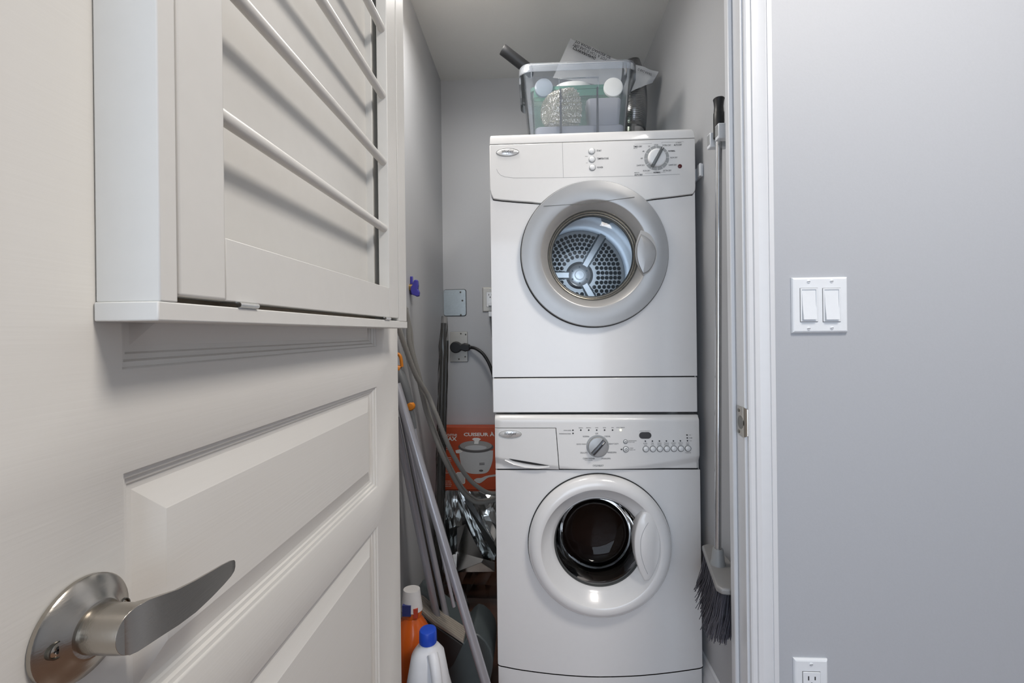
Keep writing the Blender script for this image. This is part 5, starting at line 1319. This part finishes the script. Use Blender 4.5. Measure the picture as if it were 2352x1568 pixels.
MB().prism_z(plate_pts(), zpl - .014, zpl).build('brush_head', 'brush_plate', parent=brm, smooth=40, bevel=.004, seg=3)
bs = MB(); pp = plate_pts(-.004)
def inside(x, y):
    c = False
    for i in range(len(pp)):
        (xa, ya), (xb, yb) = pp[i], pp[i - 1]
        if (ya > y) != (yb > y) and x < (xb - xa) * (y - ya) / (yb - ya) + xa: c = not c
    return c
cnt = 0
while cnt < 1500:
    x, y = random.uniform(.390, .480), random.uniform(.998, 1.235)
    if not inside(x, y): continue
    cnt += 1
    L = .098 + random.uniform(-.016, .012); fx = (x - .440) * .45 - .012 + random.gauss(0, .005); fy = (y - 1.11) * .14 + random.gauss(0, .007)
    p0 = Vector((x, y, zpl - .012)); p1 = Vector((min(.470, x + fx * .45), max(1.008, y + fy * .4), zpl - .012 - L * .55)); p2 = Vector((min(.474, x + fx + random.gauss(0, .003)), max(1.008, y + fy), zpl - .012 - L))
    r_ = .0009; tri = [Vector((r_, 0, 0)), Vector((-r_ * .5, r_ * .87, 0)), Vector((-r_ * .5, -r_ * .87, 0))]
    bs.add([p + t for p in (p0, p1, p2) for t in tri], [(0, 1, 4, 3), (1, 2, 5, 4), (2, 0, 3, 5), (3, 4, 7, 6), (4, 5, 8, 7), (5, 3, 6, 8), (6, 7, 8)])
bs.build('bristles', 'bristle', parent=brm, smooth=0, kind='stuff', normals=False)
def clip(y, z_, label, hook=False):
    r = thing('broom_clip', (XR, y, z_ - .017), label, 'wall clip', 'white wall clips for broom handles')
    MB().box(XR - .006, XR - .0003, y - .028, y + .028, z_ - .018, z_ + .018).build('base', 'device_white', parent=r, bevel=.001)
    return r
zc_ = at(1657, 300, 1.09).z
c1 = clip(YBm, zc_ - .003, 'white wall clip gripping the broom handle')
for y0_, y1_ in ((YBm - .036, YBm - .0145), (YBm + .0145, YBm + .036)):
    jw = MB().box(bx_ - .016, XR - .006, y0_, y1_, zc_ - .020, zc_ + .016).build('jaw', 'device_white', parent=c1, bevel=.002)
    MB().box(bx_ - .0165, bx_ - .0155, y0_ + .003, y1_ - .003, zc_ - .012, zc_ + .013).build('roller', 'mid_grey_plastic', parent=jw)
MB().tube(spline([(XR - .004, YBm - .024, zc_ - .02), (XR - .010, YBm - .025, zc_ - .045), (XR - .022, YBm - .025, zc_ - .052), (XR - .026, YBm - .025, zc_ - .044)], 6), .0014, 8).build('hook', 'mid_grey_plastic', parent=c1, smooth=60)
c2 = clip(1.345, zc_ - .012, 'empty white wall clip beside the top of the dryer')
for y0_, y1_ in ((1.312, 1.332), (1.358, 1.378)):
    MB().box(XR - .012, XR - .006, y0_, y1_, zc_ - .030, zc_ + .006).build('jaw', 'device_white', parent=c2, bevel=.0015)

# ------------------------------------------------------------------ lamp of the room
lp_ = thing('ceiling_lamp', (.80, .12, 2.34), 'round white flush ceiling lamp of the room', 'ceiling lamp')
rings = [[(.80 + r_ * math.cos(2 * PI * k / 40), .12 + r_ * math.sin(2 * PI * k / 40), z_) for k in range(40)] for z_, r_ in [(2.44, .20), (2.42, .20), (2.415, .19)]]
MB().loft(rings).build('lamp_base', 'trim_white', parent=lp_, smooth=40)
rings = [[(.80 + r_ * math.cos(2 * PI * k / 40), .12 + r_ * math.sin(2 * PI * k / 40), z_) for k in range(40)] for z_, r_ in [(2.415, .185), (2.39, .18), (2.365, .14), (2.35, .06)]]
MB().loft(rings).build('lamp_shade', 'lamp_glass', parent=lp_, smooth=60)

cl_ = thing('closet_fill_lamp', (-.19, 1.27, 2.14), 'flush lamp added out of view to fill the closet with light', 'ceiling lamp')  # fixture added around the closet fill light
def dome(cx_, cy_, prof, n=36): return MB().loft([[(cx_ + r_ * math.cos(2 * PI * k / n), cy_ + r_ * math.sin(2 * PI * k / n), z_) for k in range(n)] for z_, r_ in prof])
dome(-.19, 1.27, [(ZC - .0005, .135), (ZC - .02, .135), (ZC - .025, .125)]).build('lamp_base', 'trim_white', parent=cl_, smooth=40)
dome(-.19, 1.27, [(ZC - .025, .12), (ZC - .05, .115), (ZC - .075, .08), (ZC - .085, .03)]).build('lamp_shade', 'lamp_glass', parent=cl_, smooth=60)
